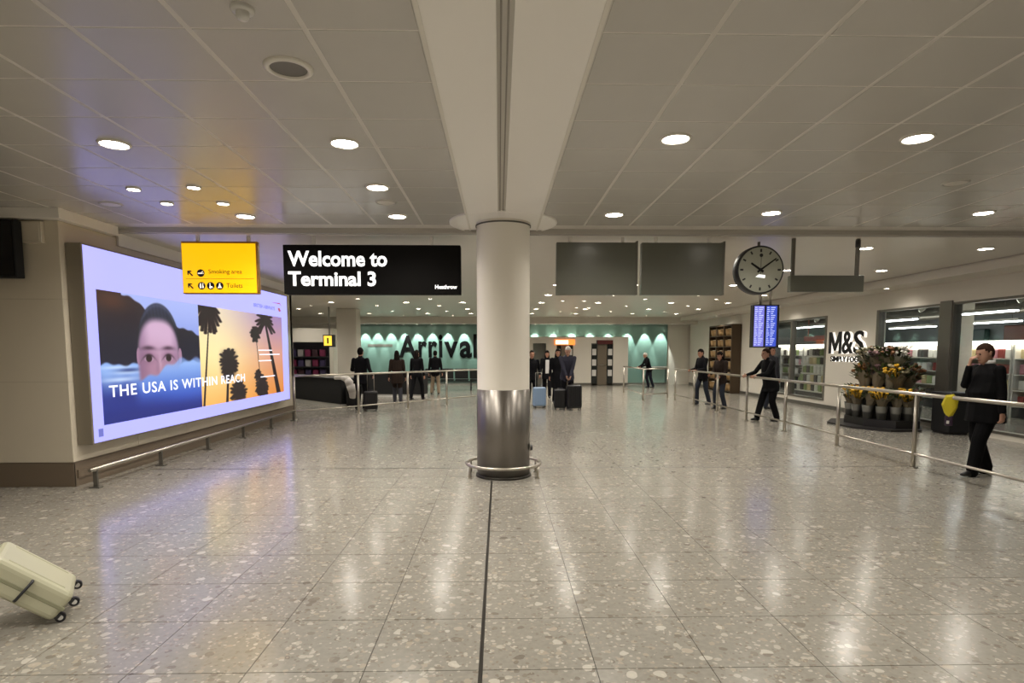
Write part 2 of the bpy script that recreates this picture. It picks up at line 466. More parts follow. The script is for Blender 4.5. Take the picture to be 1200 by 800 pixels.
# ------------------------------------------------------------------ downlights
def downlight_root(r, zt, m='lens'):
    o = bpy.data.objects.new('downlight', None)
    tr = MB().lathe([(r*1.0, -.002), (r*1.02, -.014), (r*1.12, -.016), (r*1.2, -.006), (r*1.22, 0.0)], n=24).mesh('trim_ring')
    tr.materials.append(MATS['trim_white'])
    ln = MB().disc((0, 0, -.004), r, 20, flip=True).mesh('lens'); ln.materials.append(MATS[m])
    return tr, ln
RING = {r: downlight_root(r, 0) for r in (.10, .058)}
LAMPS = {}
for r in (.10, .058):
    ld = bpy.data.lights.new('beam_lamp', 'SPOT'); ld.energy = LAMP*(r/.10)**2; ld.spot_size = math.radians(152); ld.spot_blend = .9
    ld.shadow_soft_size = r*.8; ld.color = (1, .94, .85); LAMPS[r] = ld
def downlight(x, y, z, label, group=None, r=.10):
    t = thing('downlight', label, 'downlight', (x, y, z), 0, group)
    link('trim_ring', RING[r][0], None, t); link('lens', RING[r][1], None, t)
    lo = bpy.data.objects.new('beam_lamp', LAMPS[r]); COL.objects.link(lo); lo.parent = t; lo.location = (0, 0, -.03)
    return t
front = [(-3.08, 5.02, 'round ceiling downlight nearest the upper left corner of the photo'),
         (-1.23, 4.96, 'round ceiling downlight in the nearer row, just left of the white beam'),
         (1.38, 4.80, 'round ceiling downlight in the nearer row, just right of the white beam'),
         (3.26, 4.75, 'bright round ceiling downlight at upper right, second from the beam in the nearer row'),
         (-3.12, 7.60, 'round downlight just above the yellow sign'),
         (-1.25, 7.56, 'round downlight above the right half of the black welcome sign'),
         (1.40, 7.41, 'round downlight above the first blank grey panel beside the column'),
         (3.27, 7.28, 'round downlight above the hanging clock'),
         (5.82, 7.23, 'round downlight at the right edge of the front ceiling'),
         (-1.23, 6.25, 'yellowish downlight above the black welcome sign, nearest to a round grille')]
for x, y, l in front: downlight(x, y, CZ, l)
for x, y in ((-3.74, 6.37), (-3.73, 6.97), (-3.09, 6.29), (-3.10, 6.96)):
    downlight(x, y, CZ, 'small spot downlight in the cluster of four above the advertising screen', 'cluster of four small spots', .058)
for x in (-4.9, -3.1, -1.23, 1.4, 3.27, 5.8):
    for y in (2.2, -.4, -3.0): downlight(x, y, CZ, 'round downlight overhead, nearer than the picture edge', 'overhead downlights')
rows = [9.35, 11.9, 14.6, 17.2, 19.9, 22.9, 25.7]
ORD = ['first', 'second', 'third', 'fourth', 'fifth', 'sixth', 'seventh', 'eighth']
for q, y in enumerate(rows):
    n_ = 0
    for x in (-7.55, -5.5, -3.05, -1.2, 1.4, 3.27, 5.7, 7.6):
        if x < -5.3 and y < 16: continue
        if x == -5.5 and y == 22.9: continue
        downlight(x, y, CZ2, 'round rear ceiling downlight, %s row behind the hanging signs, %s from the left' % (ORD[q], ORD[n_]), 'rear ceiling downlights'); n_ += 1
for y in (13.6, 18.9, 24.2): downlight(8.82, y, 3.08, 'round downlight in the lower ceiling strip along the shop wall', 'shop strip downlights', .058)
for x, y in ((2.04, 19.2), (2.70, 19.2), (2.85, 22.2), (3.3, 22.2), (2.5, 24.5)):
    downlight(x, y, CZ2, 'small downlight in the rear ceiling before the lit white doors', 'small rear spots', .058)
for y in (18.5, 21.3, 24.3, 27.2):
    for x in (-6.6, -4.3, -2.1, 4.5, 6.7):
        if x < -6 and 22 < y < 25: continue
        downlight(x, y, CZ2, 'small spot downlight between the rows of the rear ceiling', 'small spots between rear rows', .058)
# wall washers with their own lamp
for x in [(-7+.0)+.5, -5.9, -5.25, -4.6, -3.95, -3.25, -2.5, -1.7, -.85, .0, .9, 1.75, 2.65, 3.55, 4.45, 5.35, 6.3, 7.15, 7.95]:
    t = thing('wall_washer', 'small spot washing the green end wall', 'spotlight', (x, YB-.34, 2.94), 0, 'spots along the green wall')
    link('trim_ring', RING[.058][0], None, t); link('lens', RING[.058][1], None, t)
    ld = bpy.data.lights.new('washer_lamp', 'SPOT'); ld.energy = 300; ld.spot_size = math.radians(46); ld.spot_blend = .35
    ld.shadow_soft_size = .03; ld.color = (.92, 1, .95)
    lo = bpy.data.objects.new('washer_lamp', ld); COL.objects.link(lo); lo.parent = t; lo.location = (0, 0, -.03)
    lo.rotation_euler = (math.radians(17), 0, 0)

# speaker, grilles, detector on the ceiling
t = thing('ceiling_speaker', 'round grey ceiling speaker with a white rim', 'speaker', (-1.23, 3.69, CZ))
part('rim', MB().lathe([(.105, -.002), (.108, -.016), (.125, -.018), (.14, -.008), (.142, 0)], n=32), 'trim_white', t)
part('grille', MB().disc((0, 0, -.006), .107, 32, flip=True), 'grey_metal', t)
for x, y, l in ((-1.26, 6.88, 'round grey ceiling grille above the black welcome sign'), (-4.39, 7.03, 'round ceiling grille above the advertising screen'), (4.51, 5.98, 'faint round ceiling grille at the right of the hall')):
    t = thing('ceiling_grille', l, 'grille', (x, y, CZ))
    part('rim', MB().lathe([(.10, -.002), (.103, -.01), (.115, -.012), (.122, 0)], n=28), 'ceiling_metal', t)
    part('grille', MB().lathe([(.10, -.004), (.075, -.009), (.06, -.004), (.04, -.009), (.02, -.004), (.001, -.007)], n=28), 'ceiling_rear', t)
t = thing('smoke_detector', 'small white smoke detector on the ceiling near the top edge', 'detector', (-1.24, 3.08, CZ))
part('base', MB().lathe([(.001, -.02), (.05, -.02), (.055, -.012), (.055, 0)], n=24), 'white_plastic', t)
part('sensor_head', MB().lathe([(.001, -.055), (.025, -.053), (.032, -.035), (.032, -.02)], n=20), 'white_plastic', t)

# ------------------------------------------------------------------ central column
CX, CY = .055, 7.9
colm = thing('column', 'round cream column with a steel lower sleeve in the middle of the hall', 'column', (CX, CY, 0))
colm['kind'] = 'structure'
part('shaft', MB().lathe([(.345, 1.15), (.345, 3.26), (.352, 3.262), (.352, 3.30)], n=64), 'column_paint', colm)
part('steel_sleeve', MB().lathe([(.33, .0), (.352, .0), (.352, 1.155), (.345, 1.157)], n=64), 'steel', colm)
part('base_ring', MB().lathe([(.352, 0), (.37, 0), (.37, .025), (.352, .03)], n=48), 'joint_metal', colm)
part('ceiling_collar', MB().lathe([(.345, 3.292), (.66, 3.292), (.68, 3.285), (.695, 3.292), (.695, 3.31)], n=64), 'beam_white', colm)
part('seam', MB().lathe([(.353, 3.245), (.358, 3.248), (.358, 3.262), (.353, 3.265)], n=64), 'grey_metal', colm)
t = thing('bumper_rail', 'low steel ring rail around the foot of the column', 'rail', (CX, CY, 0))
part('ring_tube', MB().tube([(.49*math.cos(2*PI*i/40), .49*math.sin(2*PI*i/40), .17) for i in range(40)], .021, 10, True), 'rail_steel', t)
for a in (25, 155, 205, 335, 90, 270):
    a = math.radians(a); x, y = .49*math.cos(a), .49*math.sin(a)
    if abs(math.degrees(a)-270) < 1: continue
    part('leg', MB().cyl((x, y, 0), (x, y, .16), .016).cyl((x, y, 0), (x, y, .008), .035), 'rail_steel', t)
t = thing('socket_cap', 'small dark round socket cap low on the column side', 'socket', (CX+.355, CY-.06, .38))
part('cap', MB().lathe([(.001, .03), (.03, .03), (.038, .02), (.04, 0)], n=20), 'dark_grey', t)
part('flange', MB().lathe([(.04, .004), (.05, .003), (.05, 0)], n=20), 'steel', t)
t.rotation_euler = (0, PI/2, 0)

# ------------------------------------------------------------------ the LED advertising screen
SX = -5.0
scr = thing('advertising_screen', 'large lit LED advertising screen on the cream wall', 'screen', (SX, 10.87, .52))
part('case', MB().rbox(XL+.002, SX-.004, 7.40, 14.35, .50, 2.95, .012, 2), 'screen_case', scr, True)
part('lit_panel', MB().box(SX-.003, SX, 7.42, 14.33, .52, 2.93), 'screen_white', scr, True)
def paint():
    y0, y1, z0, z1 = 7.61, 13.95, .72, 2.42
    nx, nz = 560, 150
    Y, Z = np.meshgrid(np.linspace(y0, y1, nx), np.linspace(z0, z1, nz))
    S = lambda h: np.array([int(h[i:i+2], 16)/255 for i in (0, 2, 4)])
    def sm(a, b, x):
        t = np.clip((x-a)/(b-a), 0, 1); return t*t*(3-2*t)
    im = np.zeros((nz, nx, 3))
    def put(mask, col): 
        nonlocal im
        im = im*(1-mask[..., None]) + col*mask[..., None]
    def mixc(a, b, t): return S(a)*(1-t[..., None]) + S(b)*t[..., None]
    rnd = np.random.RandomState(3)
    wob = .03*np.sin(Y*9+1)+.02*np.sin(Y*23)
    # left picture: sea, dark hills, a head rising from the water
    im[:] = mixc('7f93dc', 'a9b6f2', sm(1.6, 2.4, Z))
    ridge = np.where(Y < 8.1, 2.5, 2.42-.19*(Y-8.1)-.12*sm(8.2, 8.9, Y)) + wob*.5
    hill = sm(-.015, .015, ridge-Z)
    put(hill, mixc('14122a', '2d1e24', sm(1.6, 2.4, Z)))
    put(hill*.5*np.exp(-((Y-7.9)/.3)**2-((Z-2.3)/.12)**2), S('6a3a20'))
    water = sm(-.02, .02, 1.48+wob*.6-Z)
    put(water, mixc('1d2f86', '8fb2ee', sm(1.0, 1.46, Z+wob*.5)))
    put(water*sm(1.05, .75, Z), mixc('2a4cb8', '15246e', sm(7.6, 10.1, Y)))
    for cy_, cz_, w_, h_ in ((7.95, 1.44, .35, .02), (8.15, 1.37, .3, .025), (9.8, 1.45, .35, .03), (8.0, 1.28, .4, .03)):
        put(np.exp(-((Y-cy_)/w_)**2-((Z-cz_)/h_)**2)*.8, S('cfe2ff'))
    put(np.exp(-((Y-8.2)/.25)**2-((Z-1.40)/.025)**2)*.8, S('22306a'))
    rr = np.sqrt(((Y-8.95)/.555)**2+((Z-1.72)/.63)**2)
    head = sm(1.03, .97, rr)
    put(head, mixc('14151f', '2a2c40', sm(1.9, 2.35, Z)))
    put(head*.22*np.exp(-((rr-.95)/.035)**2)*sm(1.8, 2.1, Z), S('8d9dc0'))
    put(head*.25*(.5+.5*np.sin((Y-8.95)*70+Z*12))*sm(2.0, 2.3, Z), S('5a6080'))
    ears = np.maximum(sm(1.1, .9, np.sqrt(((Y-8.42)/.05)**2+((Z-1.58)/.12)**2)), sm(1.1, .9, np.sqrt(((Y-9.5)/.05)**2+((Z-1.58)/.12)**2)))
    put(ears, S('a9809a'))
    face = sm(1.13, .84, np.sqrt((np.abs(Y-8.94)/.53)**2.6+(np.abs(Z-1.50)/.62)**2.6))
    put(face, mixc('a87c94', 'd0acca', sm(1.3, 1.95, Z+.1*(Y-8.9))))
    put(face*.45*sm(8.75, 8.45, Y), S('6d4e70')); put(face*.35*sm(9.2, 9.45, Y), S('6d4e70'))
    for ex in (8.66, 9.17):
        put(face*.55*np.exp(-((Y-ex)/.16)**2-((Z-1.57)/.09)**2), S('6a4360'))
        put(.6*sm(1.15, .85, np.sqrt(((Y-ex)/.115)**2+((Z-1.545)/.045)**2)), S('c4a8bc'))
        put(sm(1.15, .85, np.sqrt(((Y-ex)/.075)**2+((Z-1.548)/.05)**2)), S('2a1a20'))
        put(.9*np.exp(-((Y-ex)/.15)**2-((Z-1.60-.05*((Y-ex)/.15)**2*-1)/.018)**2), S('2a1826'))
        put(.85*np.exp(-((Y-ex)/.16)**2-((Z-1.70+.35*(Y-ex)**2)/.03)**2), S('3a2236'))
    put(face*.45*np.exp(-((Y-8.87)/.05)**2-((Z-1.42)/.12)**2), S('8c6480'))
    put(face*.3*np.exp(-((Y-8.94)/.04)**2-((Z-1.47)/.12)**2), S('f2d2e2'))
    surf = 1.27+.26*sm(8.5, 9.6, Y)+.03*np.sin(Y*14)
    put(sm(-.03, .03, surf-Z)*sm(8.2, 8.5, Y)*sm(1.9, 1.3, Z), mixc('3f63c4', '8db0ee', sm(.95, 1.5, Z)))
    put(sm(1.15, .8, Z), mixc('16257c', '3a5cc6', sm(8.2, 9.8, Y)*sm(.72, 1.1, Z)))
    left = im.copy()
    # right picture: palms against a sunset
    t = sm(10.1, 13.9, Y)
    top = mixc('f0e0c0', '9d7fb4', t); mid = mixc('ffe6a0', 'd99a86', t); low = mixc('f7b860', 'e08a3c', t)
    zt = (Z-.72)/1.7
    im = np.where(zt[..., None] > .5, mid+(top-mid)*((zt-.5)*2)[..., None], low+(mid-low)*(zt*2)[..., None])
    put(.5*np.exp(-((Y-10.9)/.7)**2-((Z-1.6)/.45)**2), S('fff0b8'))
    dark = np.zeros_like(Y)
    def trunk(ya, za, yb, zb, wa, wb):
        nonlocal dark
        q = np.clip((Z-za)/(zb-za), 0, 1); c = ya+(yb-ya)*q; w = wa+(wb-wa)*q
        dark = np.maximum(dark, sm(1.2, .8, np.abs(Y-c)/w)*((Z >= min(za, zb)) & (Z <= max(za, zb))))
    def fronds(cy_, cz_, n, ln, droop, a0, a1, wy=1.5):
        nonlocal dark
        for k in range(n):
            a = math.radians(a0+(a1-a0)*k/(n-1)+rnd.uniform(-6, 6)); l = ln*rnd.uniform(.75, 1.05)
            for q in np.linspace(0, 1, 22):
                y = cy_+wy*l*q*math.cos(a); z = cz_+l*q*math.sin(a)-droop*l*q*q
                dark = np.maximum(dark, sm(1.3, .6, np.sqrt(((Y-y)/.07)**2+((Z-z)/(.035*(1.25-q)+.012))**2)))
    trunk(10.19, .72, 10.50, 2.25, .035, .02)
    fronds(10.45, 2.45, 12, .42, .35, 180, 360, 1.2)
    trunk(11.05, .72, 11.15, 1.35, .05, .04)
    fronds(11.18, 1.45, 26, .30, .12, 0, 360, 1.25)
    put_y = np.exp(-((Y-11.18)/.30)**4-((Z-1.42)/.22)**4); dark = np.maximum(dark, put_y)
    fronds(11.55, .86, 18, .26, .1, -20, 200, 1.3); dark = np.maximum(dark, np.exp(-((Y-11.55)/.26)**4-((Z-.82)/.16)**4))
    trunk(13.62, .72, 12.98, 2.25, .12, .05)
    fronds(12.98, 2.28, 14, .34, .35, -30, 220, 1.5)
    trunk(12.65, .9, 12.45, 2.0, .018, .015); fronds(12.43, 2.05, 16, .16, .3, 0, 360, 1.4)
    fronds(12.68, .98, 20, .27, .35, 0, 360, 1.3); trunk(12.68, .72, 12.68, .95, .06, .05)
    fronds(12.5, 1.18, 10, .12, .2, 0, 360, 1.3); fronds(12.75, .78, 12, .14, .2, 0, 360, 1.3)
    put(dark, S('1f1218'))
    im = np.where((Y < 10.12)[..., None], left, im)
    im = np.clip(im, 0, 1); im = np.where(im <= .04045, im/12.92, ((im+.055)/1.055)**2.4)
    vs = np.stack([np.full(Y.size, 0.), Y.ravel()-10.87, Z.ravel()-.52], 1)
    idx = np.arange(nx*nz).reshape(nz, nx)
    fs = np.stack([idx[:-1, :-1], idx[:-1, 1:], idx[1:, 1:], idx[1:, :-1]], -1).reshape(-1, 4)
    me = bpy.data.meshes.new('picture'); me.from_pydata(vs.tolist(), [], fs.tolist())
    at = me.color_attributes.new('picture', 'FLOAT_COLOR', 'POINT')
    rgba = np.ones((nx*nz, 4), np.float32); rgba[:, :3] = im.reshape(-1, 3)
    at.data.foreach_set('color', rgba.ravel()); me.update()
    attr_emit('screen_picture', 1.0)
    o = link('picture', me, 'screen_picture', scr); o.location = (.003, 0, 0)
paint()
def on_screen(body, y, z, w, h, m='screen_text', bold=.012, sp=1., x=.007):
    return lettering('lettering', body, .2, (x, y-10.87, z-.52), '+X', m, scr, fit_w=w, fit_h=h, bold=bold, spacing=sp, extrude=.0005)
on_screen('THE USA IS WITHIN REACH', 7.74, 1.06, 4.1, .155, bold=.014, sp=1.12)
on_screen('BRITISH AIRWAYS', 12.40, 2.555, 1.15, .075, 'screen_ink')
for yy, zz, ww in ((12.55, 1.66, .75), (12.6, 1.57, 1.15), (12.55, 1.44, .7), (12.62, 1.10, .8)):
    part('caption_line', MB().box(SX+.005, SX+.006, yy, yy+ww, zz, zz+.022), 'screen_text', scr, True)
part('ribbon_mark', MB().prism([(0, 0), (.5, .02), (.62, -.04), (.5, -.005)], .001, Matrix.Translation((SX+.005, 13.35, 2.72)) @ Euler(FACE['+X']).to_matrix().to_4x4()), 'screen_red', scr, True)
part('ribbon_mark', MB().prism([(0, 0), (.12, .02), (.2, -.05), (.08, -.07)], .001, Matrix.Translation((SX+.005, 13.72, 2.61)) @ Euler(FACE['+X']).to_matrix().to_4x4()), 'screen_red', scr, True)
part('corner_mark', MB().prism([(-.045, -.05), (.045, -.05), (.045, .05), (-.045, .05)], .001, Matrix.Translation((SX+.005, 7.54, .635)) @ Euler(FACE['+X']).to_matrix().to_4x4()), 'screen_ink', scr, True)
# low bumper rail below the screen
t = thing('bumper_rail', 'long low steel bumper rail on the floor below the advertising screen', 'rail', (-4.9, 7.1, 0))
part('top_tube', MB().tube([(-4.9, 7.15, .23), (-4.9, 14.4, .23)], .024), 'rail_steel', t, True)
for k in range(6):
    y = 7.25+k*1.4
    part('leg', MB().box(-4.925, -4.875, y-.012, y+.012, 0, .22).box(-4.96, -4.84, y-.04, y+.04, 0, .012), 'grey_metal', t, True)
part('wall_flat', MB().box(XL+.014, XL+.03, 7.35, 14.4, .1, .2), 'skirt', t, True)

# monitor and box on the cream front wall
t = thing('wall_monitor', 'black display monitor cut off by the upper left edge of the photo', 'monitor', (-6.1, 7.2, 2.5))
part('housing', MB().rbox(-6.65, -5.56, 7.12, 7.24, 2.50, 3.16, .01), 'black', t, True)
part('screen_glass', MB().box(-6.63, -5.585, 7.114, 7.12, 2.525, 3.14), mat('monitor_glass', '05060c', .12), t, True)
part('bracket', MB().box(-6.3, -6.0, 7.24, 7.318, 2.7, 3.0), 'dark_grey', t, True)
t = thing('wall_box', 'pale service box on the cream wall beside the black monitor', 'box', (-5.48, 7.3, 2.9))
part('body', MB().rbox(-5.6, -5.36, 7.26, 7.318, 2.92, 3.17, .006), 'wall_cream', t, True)
part('cover', MB().rbox(-5.58, -5.38, 7.252, 7.26, 2.94, 3.15, .003), 'wall_cream', t, True)

# ------------------------------------------------------------------ hanging signs
SY = 8.6
def hangers(t, xs, z):
    for x in xs: part('hanger', MB().box(x-.02, x+.02, SY-.02, SY+.02, z, CZ2), 'beam_white', t, True)
t = thing('yellow_sign', 'lit yellow direction sign reading Smoking area and Toilets', 'sign', (-3.89, SY, 2.45))
part('body', MB().rbox(-4.41, -3.36, SY-.06, SY+.02, 2.45, 3.17, .008), 'yellow_edge', t, True)
part('lit_face', MB().box(-4.40, -3.385, SY-.066, SY-.06, 2.465, 3.142), 'yellow_lit', t, True)
part('divider', MB().box(-4.36, -3.42, SY-.068, SY-.066, 2.655, 2.66), 'yellow_edge', t, True)
hangers(t, (-4.2, -3.5), 3.15)
def disc_face(c, r, m, name='icon_disc'):
    return part(name, MB().disc((c[0], c[1], c[2]), r, 24, axis='Y', flip=False), m, t, True)
def arrow(x, z, s):
    M = Matrix.Translation((x, SY-.067, z)) @ Euler(FACE['-Y']).to_matrix().to_4x4() @ Matrix.Rotation(math.radians(45), 4, 'Z')
    a = [(-.09, -.5), (.09, -.5), (.09, .12), (.34, -.1), (.34, .12), (0, .45), (-.34, .12), (-.34, -.1), (-.09, .12)]
    part('arrow', MB().prism([(p*s, q*s) for p, q in a], .002, M), 'sign_ink', t, True)
for z in (2.735, 2.56): arrow(-4.30, z, .105)
def icon(x, z, polys):
    o = part('icon_disc', MB().prism([(.052*math.cos(2*PI*i/24), .052*math.sin(2*PI*i/24)) for i in range(24)], .002, Matrix.Translation((x, SY-.067, z)) @ Euler(FACE['-Y']).to_matrix().to_4x4()), 'black', t, True)
    for pl in polys:
        part('glyph', MB().prism(pl, .001, Matrix.Translation((x, SY-.0695, z)) @ Euler(FACE['-Y']).to_matrix().to_4x4()), 'white_icon', o, True)
icon(-4.15, 2.735, [[(-.04, -.012), (.025, -.012), (.025, .004), (-.04, .004)], [(.03, -.012), (.04, -.012), (.04, .004), (.03, .004)], [(.0, .012), (.03, .012), (.036, .026), (.02, .022)]])
circ = lambda cx_, cy_, r: [(cx_+r*math.cos(2*PI*i/12), cy_+r*math.sin(2*PI*i/12)) for i in range(12)]
icon(-4.145, 2.56, [circ(-.014, .028, .008), [(-.026, -.032), (-.004, -.032), (-.004, .018), (-.026, .018)], circ(.018, .028, .008), [(.006, -.03), (.03, -.03), (.022, .018), (.012, .018)]])
icon(-4.02, 2.56, [circ(-.008, .03, .009), [(-.014, .018), (-.002, .018), (.0, -.004), (.022, -.006), (.03, -.03), (.018, -.028), (.012, -.012), (-.014, -.012)], circ(-.004, -.022, .016)])
icon(-3.895, 2.56, [circ(0, .024, .011), [(-.03, -.03), (.03, -.03), (.008, .012), (-.008, .012)]])
lettering('lettering', 'Smoking area', .1, (-4.04+3.89, -.07, 2.71-2.45), '-Y', 'sign_ink', t, fit_w=.46, fit_h=.075, extrude=.001)
lettering('lettering', 'Toilets', .1, (-3.80+3.89, -.07, 2.535-2.45), '-Y', 'sign_ink', t, fit_w=.22, fit_h=.06, extrude=.001)

t = thing('welcome_sign', 'black hanging sign reading Welcome to Terminal 3 in white', 'sign', (-1.78, SY, 2.45))
part('body', MB().rbox(-3.01, -.54, SY-.06, SY+.12, 2.45, 3.13, .008), 'black_sign', t, True)
hangers(t, (-2.6, -.95), 3.13)
bx_ = -2.945+1.78
lettering('lettering', 'Welcome to', .3, (bx_, -.064, 2.83-2.45), '-Y', 'white_letter', t, fit_w=1.38, fit_h=.215, bold=.028, extrude=.002)
lettering('lettering', 'Terminal 3', .3, (bx_, -.064, 2.56-2.45), '-Y', 'white_letter', t, fit_w=1.22, fit_h=.205, bold=.028, extrude=.002)
lettering('lettering', 'Heathrow', .08, (-.90+1.78, -.064, 2.525-2.45), '-Y', 'white_letter', t, fit_w=.31, fit_h=.055, bold=.03, extrude=.002)

for x0, x1, l in ((.81, 1.95, 'blank grey hanging panel next to the column'), (2.02, 3.19, 'blank grey hanging panel next to the clock')):
    t = thing('blank_panel', l, 'sign', ((x0+x1)/2, SY, 2.45))
    part('panel', MB().rbox(x0, x1, SY-.04, SY+.08, 2.45, 3.18, .006), 'grey_sign', t, True)
    part('frame_strip', MB().box(x1-.01, x1+.012, SY-.05, SY+.09, 2.45, 3.2), 'grey_metal', t, True)
    hangers(t, (x0+.2, x1-.2), 3.18)

t = thing('clock', 'round hanging clock with a dark rim showing ten past ten', 'clock', (3.70, SY, 2.80))
part('case', MB().lathe([(.001, .09), (.325, .09), (.34, .07), (.34, -.07), (.325, -.09), (.315, -.09), (.315, -.082)], n=48, axis='Y'), 'dark_grey', t)
part('dial', MB().lathe([(.318, -.083), (.001, -.083)], n=48, axis='Y', smooth=False), mat('dial', 'aeb0a2', .4), t)
def face_y(name, poly, y, m, rot=0, p=None):
    M = Matrix.Translation((0, y, 0)) @ Euler(FACE['-Y']).to_matrix().to_4x4() @ Matrix.Rotation(rot, 4, 'Z')
    return part(name, MB().prism(poly, .003, M), m, p or t)
for k in range(12):
    w = .011 if k % 3 else .013
    face_y('hour_mark', [(-w, .245), (w, .245), (w, .29), (-w, .29)], -.084, 'dark_grey', -k*PI/6)
face_y('hour_hand', [(-.017, -.05), (.017, -.05), (.013, .165), (-.013, .165)], -.088, 'black', -math.radians(304))
face_y('minute_hand', [(-.014, -.055), (.014, -.055), (.009, .27), (-.009, .27)], -.092, 'black', -math.radians(54))
face_y('second_hand', [(-.003, -.06), (.003, -.06), (.003, .22), (-.003, .22)], -.095, 'dark_grey', 0)
face_y('second_hand_disc', circ(0, .2, .025), -.096, 'dark_grey', 0)
face_y('name_plate', [(-.07, -.10), (.065, -.115), (.07, -.075), (-.02, -.065)], -.085, 'white_letter', 0)
part('hanger', MB().cyl((0, 0, .33), (0, 0, .40), .02), 'grey_metal', t)

t = thing('slat_sign', 'narrow blank grey sign hung on two rods beside the clock', 'sign', (4.69, SY, 2.5))
part('panel', MB().rbox(4.16, 5.22, SY-.04, SY+.06, 2.5, 2.73, .006), 'grey_sign', t, True)
for x in (4.20, 5.13): part('rod', MB().box(x-.022, x+.022, SY-.02, SY+.02, 2.73, CZ2), 'grey_metal', t, True)
part('camera_stub', MB().cyl((5.13, SY, CZ2-.12), (5.13, SY, CZ2-.02), .035), 'dark_grey', t, True)

# flight information display
FY = 13.6
t = thing('flight_display', 'pair of lit blue flight information screens hung behind the clock', 'monitor', (6.05, FY, 1.75))
part('housing', MB().rbox(5.76, 6.36, FY-.05, FY+.12, 1.73, 2.70, .01), 'dark_grey', t, True)
part('hanger', MB().cyl((5.95, FY+.04, 2.7), (5.95, FY+.04, CZ2), .03).cyl((6.18, FY+.04, 2.7), (6.18, FY+.04, CZ2), .03), 'rail_steel', t, True)
mat('screen_blue', '101020', .3, emit='3f55c8', estr=1.); mat('screen_violet', '101020', .3, emit='7f7fe0', estr=1.); mat('screen_row', '202020', .3, emit='cfd6ff', estr=1.1)
for x0, x1, m in ((5.785, 6.01, 'screen_violet'), (6.06, 6.30, 'screen_blue')):
    s = part('screen_face', MB().box(x0, x1, FY-.056, FY-.05, 1.76, 2.67), m, t, True)
    rw = MB()
    for k in range(20):
        z = 1.79+k*.044
        rw.box(x0+.012, x0+.05+.03*((k*7) % 4)/3, FY-.0575, FY-.056, z, z+.016)
        rw.box(x0+.1, x0+.15+.07*((k*5) % 4)/4, FY-.0575, FY-.056, z, z+.016)
    part('text_rows', rw, 'screen_row', s, True)

# ------------------------------------------------------------------ barrier rails
def barrier(label, pts, posts, group=None, hz=1.05, lz=.20):
    t = thing('barrier_rail', label, 'barrier', (*pts[0], 0), 0, group)
    part('top_rail', MB().tube([(x, y, hz) for x, y in pts], .026), 'rail_steel', t, True)
    part('lower_rail', MB().tube([(x, y, lz) for x, y in pts], .018), 'rail_steel', t, True)
    for x, y in posts:
        p = part('post', MB().cyl((x, y, 0), (x, y, hz-.01), .03), 'rail_steel', t, True)
        part('foot_plate', MB().cyl((x, y, 0), (x, y, .012), .06, n=20), 'rail_steel', p, True)
    return t
barrier('long brushed steel barrier rail running along the shop side', [(5.9, 3.2), (5.9, 20.0)], [(5.9, 8.29+1.93*k) for k in range(-2, 7)])
barrier('short steel barrier rail at the far end of the shop side rail', [(5.82, 20.5), (4.85, 20.0), (4.9, 23.5)], [(5.82, 20.5), (4.85, 20.0), (4.9, 23.4)])
LP = [(-4.95, 14.5), (-3.74, 15.9), (-2.63, 17.2), (-1.62, 18.4), (-.5, 19.7), (.4, 20.8)]
barrier('steel barrier rail slanting away from the advertising screen towards the column', LP, LP)

# ------------------------------------------------------------------ desks, kiosk and far left
def desk(label, a, b, h, dep):
    a = Vector((*a, 0)); b = Vector((*b, 0)); d = (b-a); L = d.length; ang = math.atan2(d.y, d.x)
    t = thing('counter', label, 'counter', a, ang)
    part('body', MB().rbox(0, L, 0, dep, .10, h-.03, .01), 'black', t)
    part('kick_strip', MB().box(.02, L-.02, .03, dep-.03, 0, .10), 'white_plastic', t)
    part('worktop', MB().rbox(-.02, L+.02, -.03, dep+.02, h-.03, h, .006), 'dark_grey', t)
    return t
desk('black counter with a white plinth beside the advertising screen', (-7.3, 20.3), (-4.62, 17.5), .86, .6)
desk('black counter with a white plinth behind the queueing travellers', (-5.2, 21.8), (-2.72, 21.4), .86, .6)
# kiosk behind the first counter
k = thing('kiosk', 'dim shop unit with magenta goods behind the black counter', 'kiosk', (-8.3, 24.2, 0))
part('back_panel', MB().box(-10.6, -6.9, 24.5, 24.6, 0, 2.0), mat('kiosk_dark', '35323f', .5), k, True)
part('fascia', MB().rbox(-10.8, -6.6, 24.0, 24.6, 2.0, 2.55, .02), 'wall_white', k, True)
part('side_panel', MB().box(-6.75, -6.6, 24.0, 24.6, 0, 2.0), 'wall_white', k, True)
for z in (.6, 1.0, 1.4): part('shelf', MB().box(-10.5, -6.9, 24.15, 24.5, z, z+.03), 'dark_grey', k, True)
for m, h in (('pk_magenta', '6a1c3e'), ('pk_wine', '30121c'), ('pk_white', '8d8886'), ('pk_violet', '32284a')): mat(m, h, .5)
pk = {}
for m in ('pk_magenta', 'pk_wine', 'pk_white', 'pk_violet'):
    me = MB().rbox(-.11, .11, -.08, .08, 0, .28, .015, 1).mesh('gift_pack'); me.materials.append(MATS[m]); pk[m] = me
for z in (.63, 1.03, 1.43):
    for i in range(12):
        m = random.choice(['pk_magenta', 'pk_wine', 'pk_wine', 'pk_white', 'pk_violet', 'pk_magenta'])
        o = link('gift_pack', pk[m], None, None, (-10.3+i*.29, 24.32, z))
        colour = {'pk_magenta': 'magenta', 'pk_wine': 'dark wine coloured', 'pk_white': 'pale', 'pk_violet': 'violet'}[m]
        tag(o, '%s pack on the %s kiosk shelf, number %d from the left' % (colour, {.63: 'lowest', 1.03: 'middle', 1.43: 'top'}[z], i+1), 'pack', 'packs on the kiosk shelves')
mat('yellow_small', 'e0b020', .5, emit='ffd24a', estr=1.1)
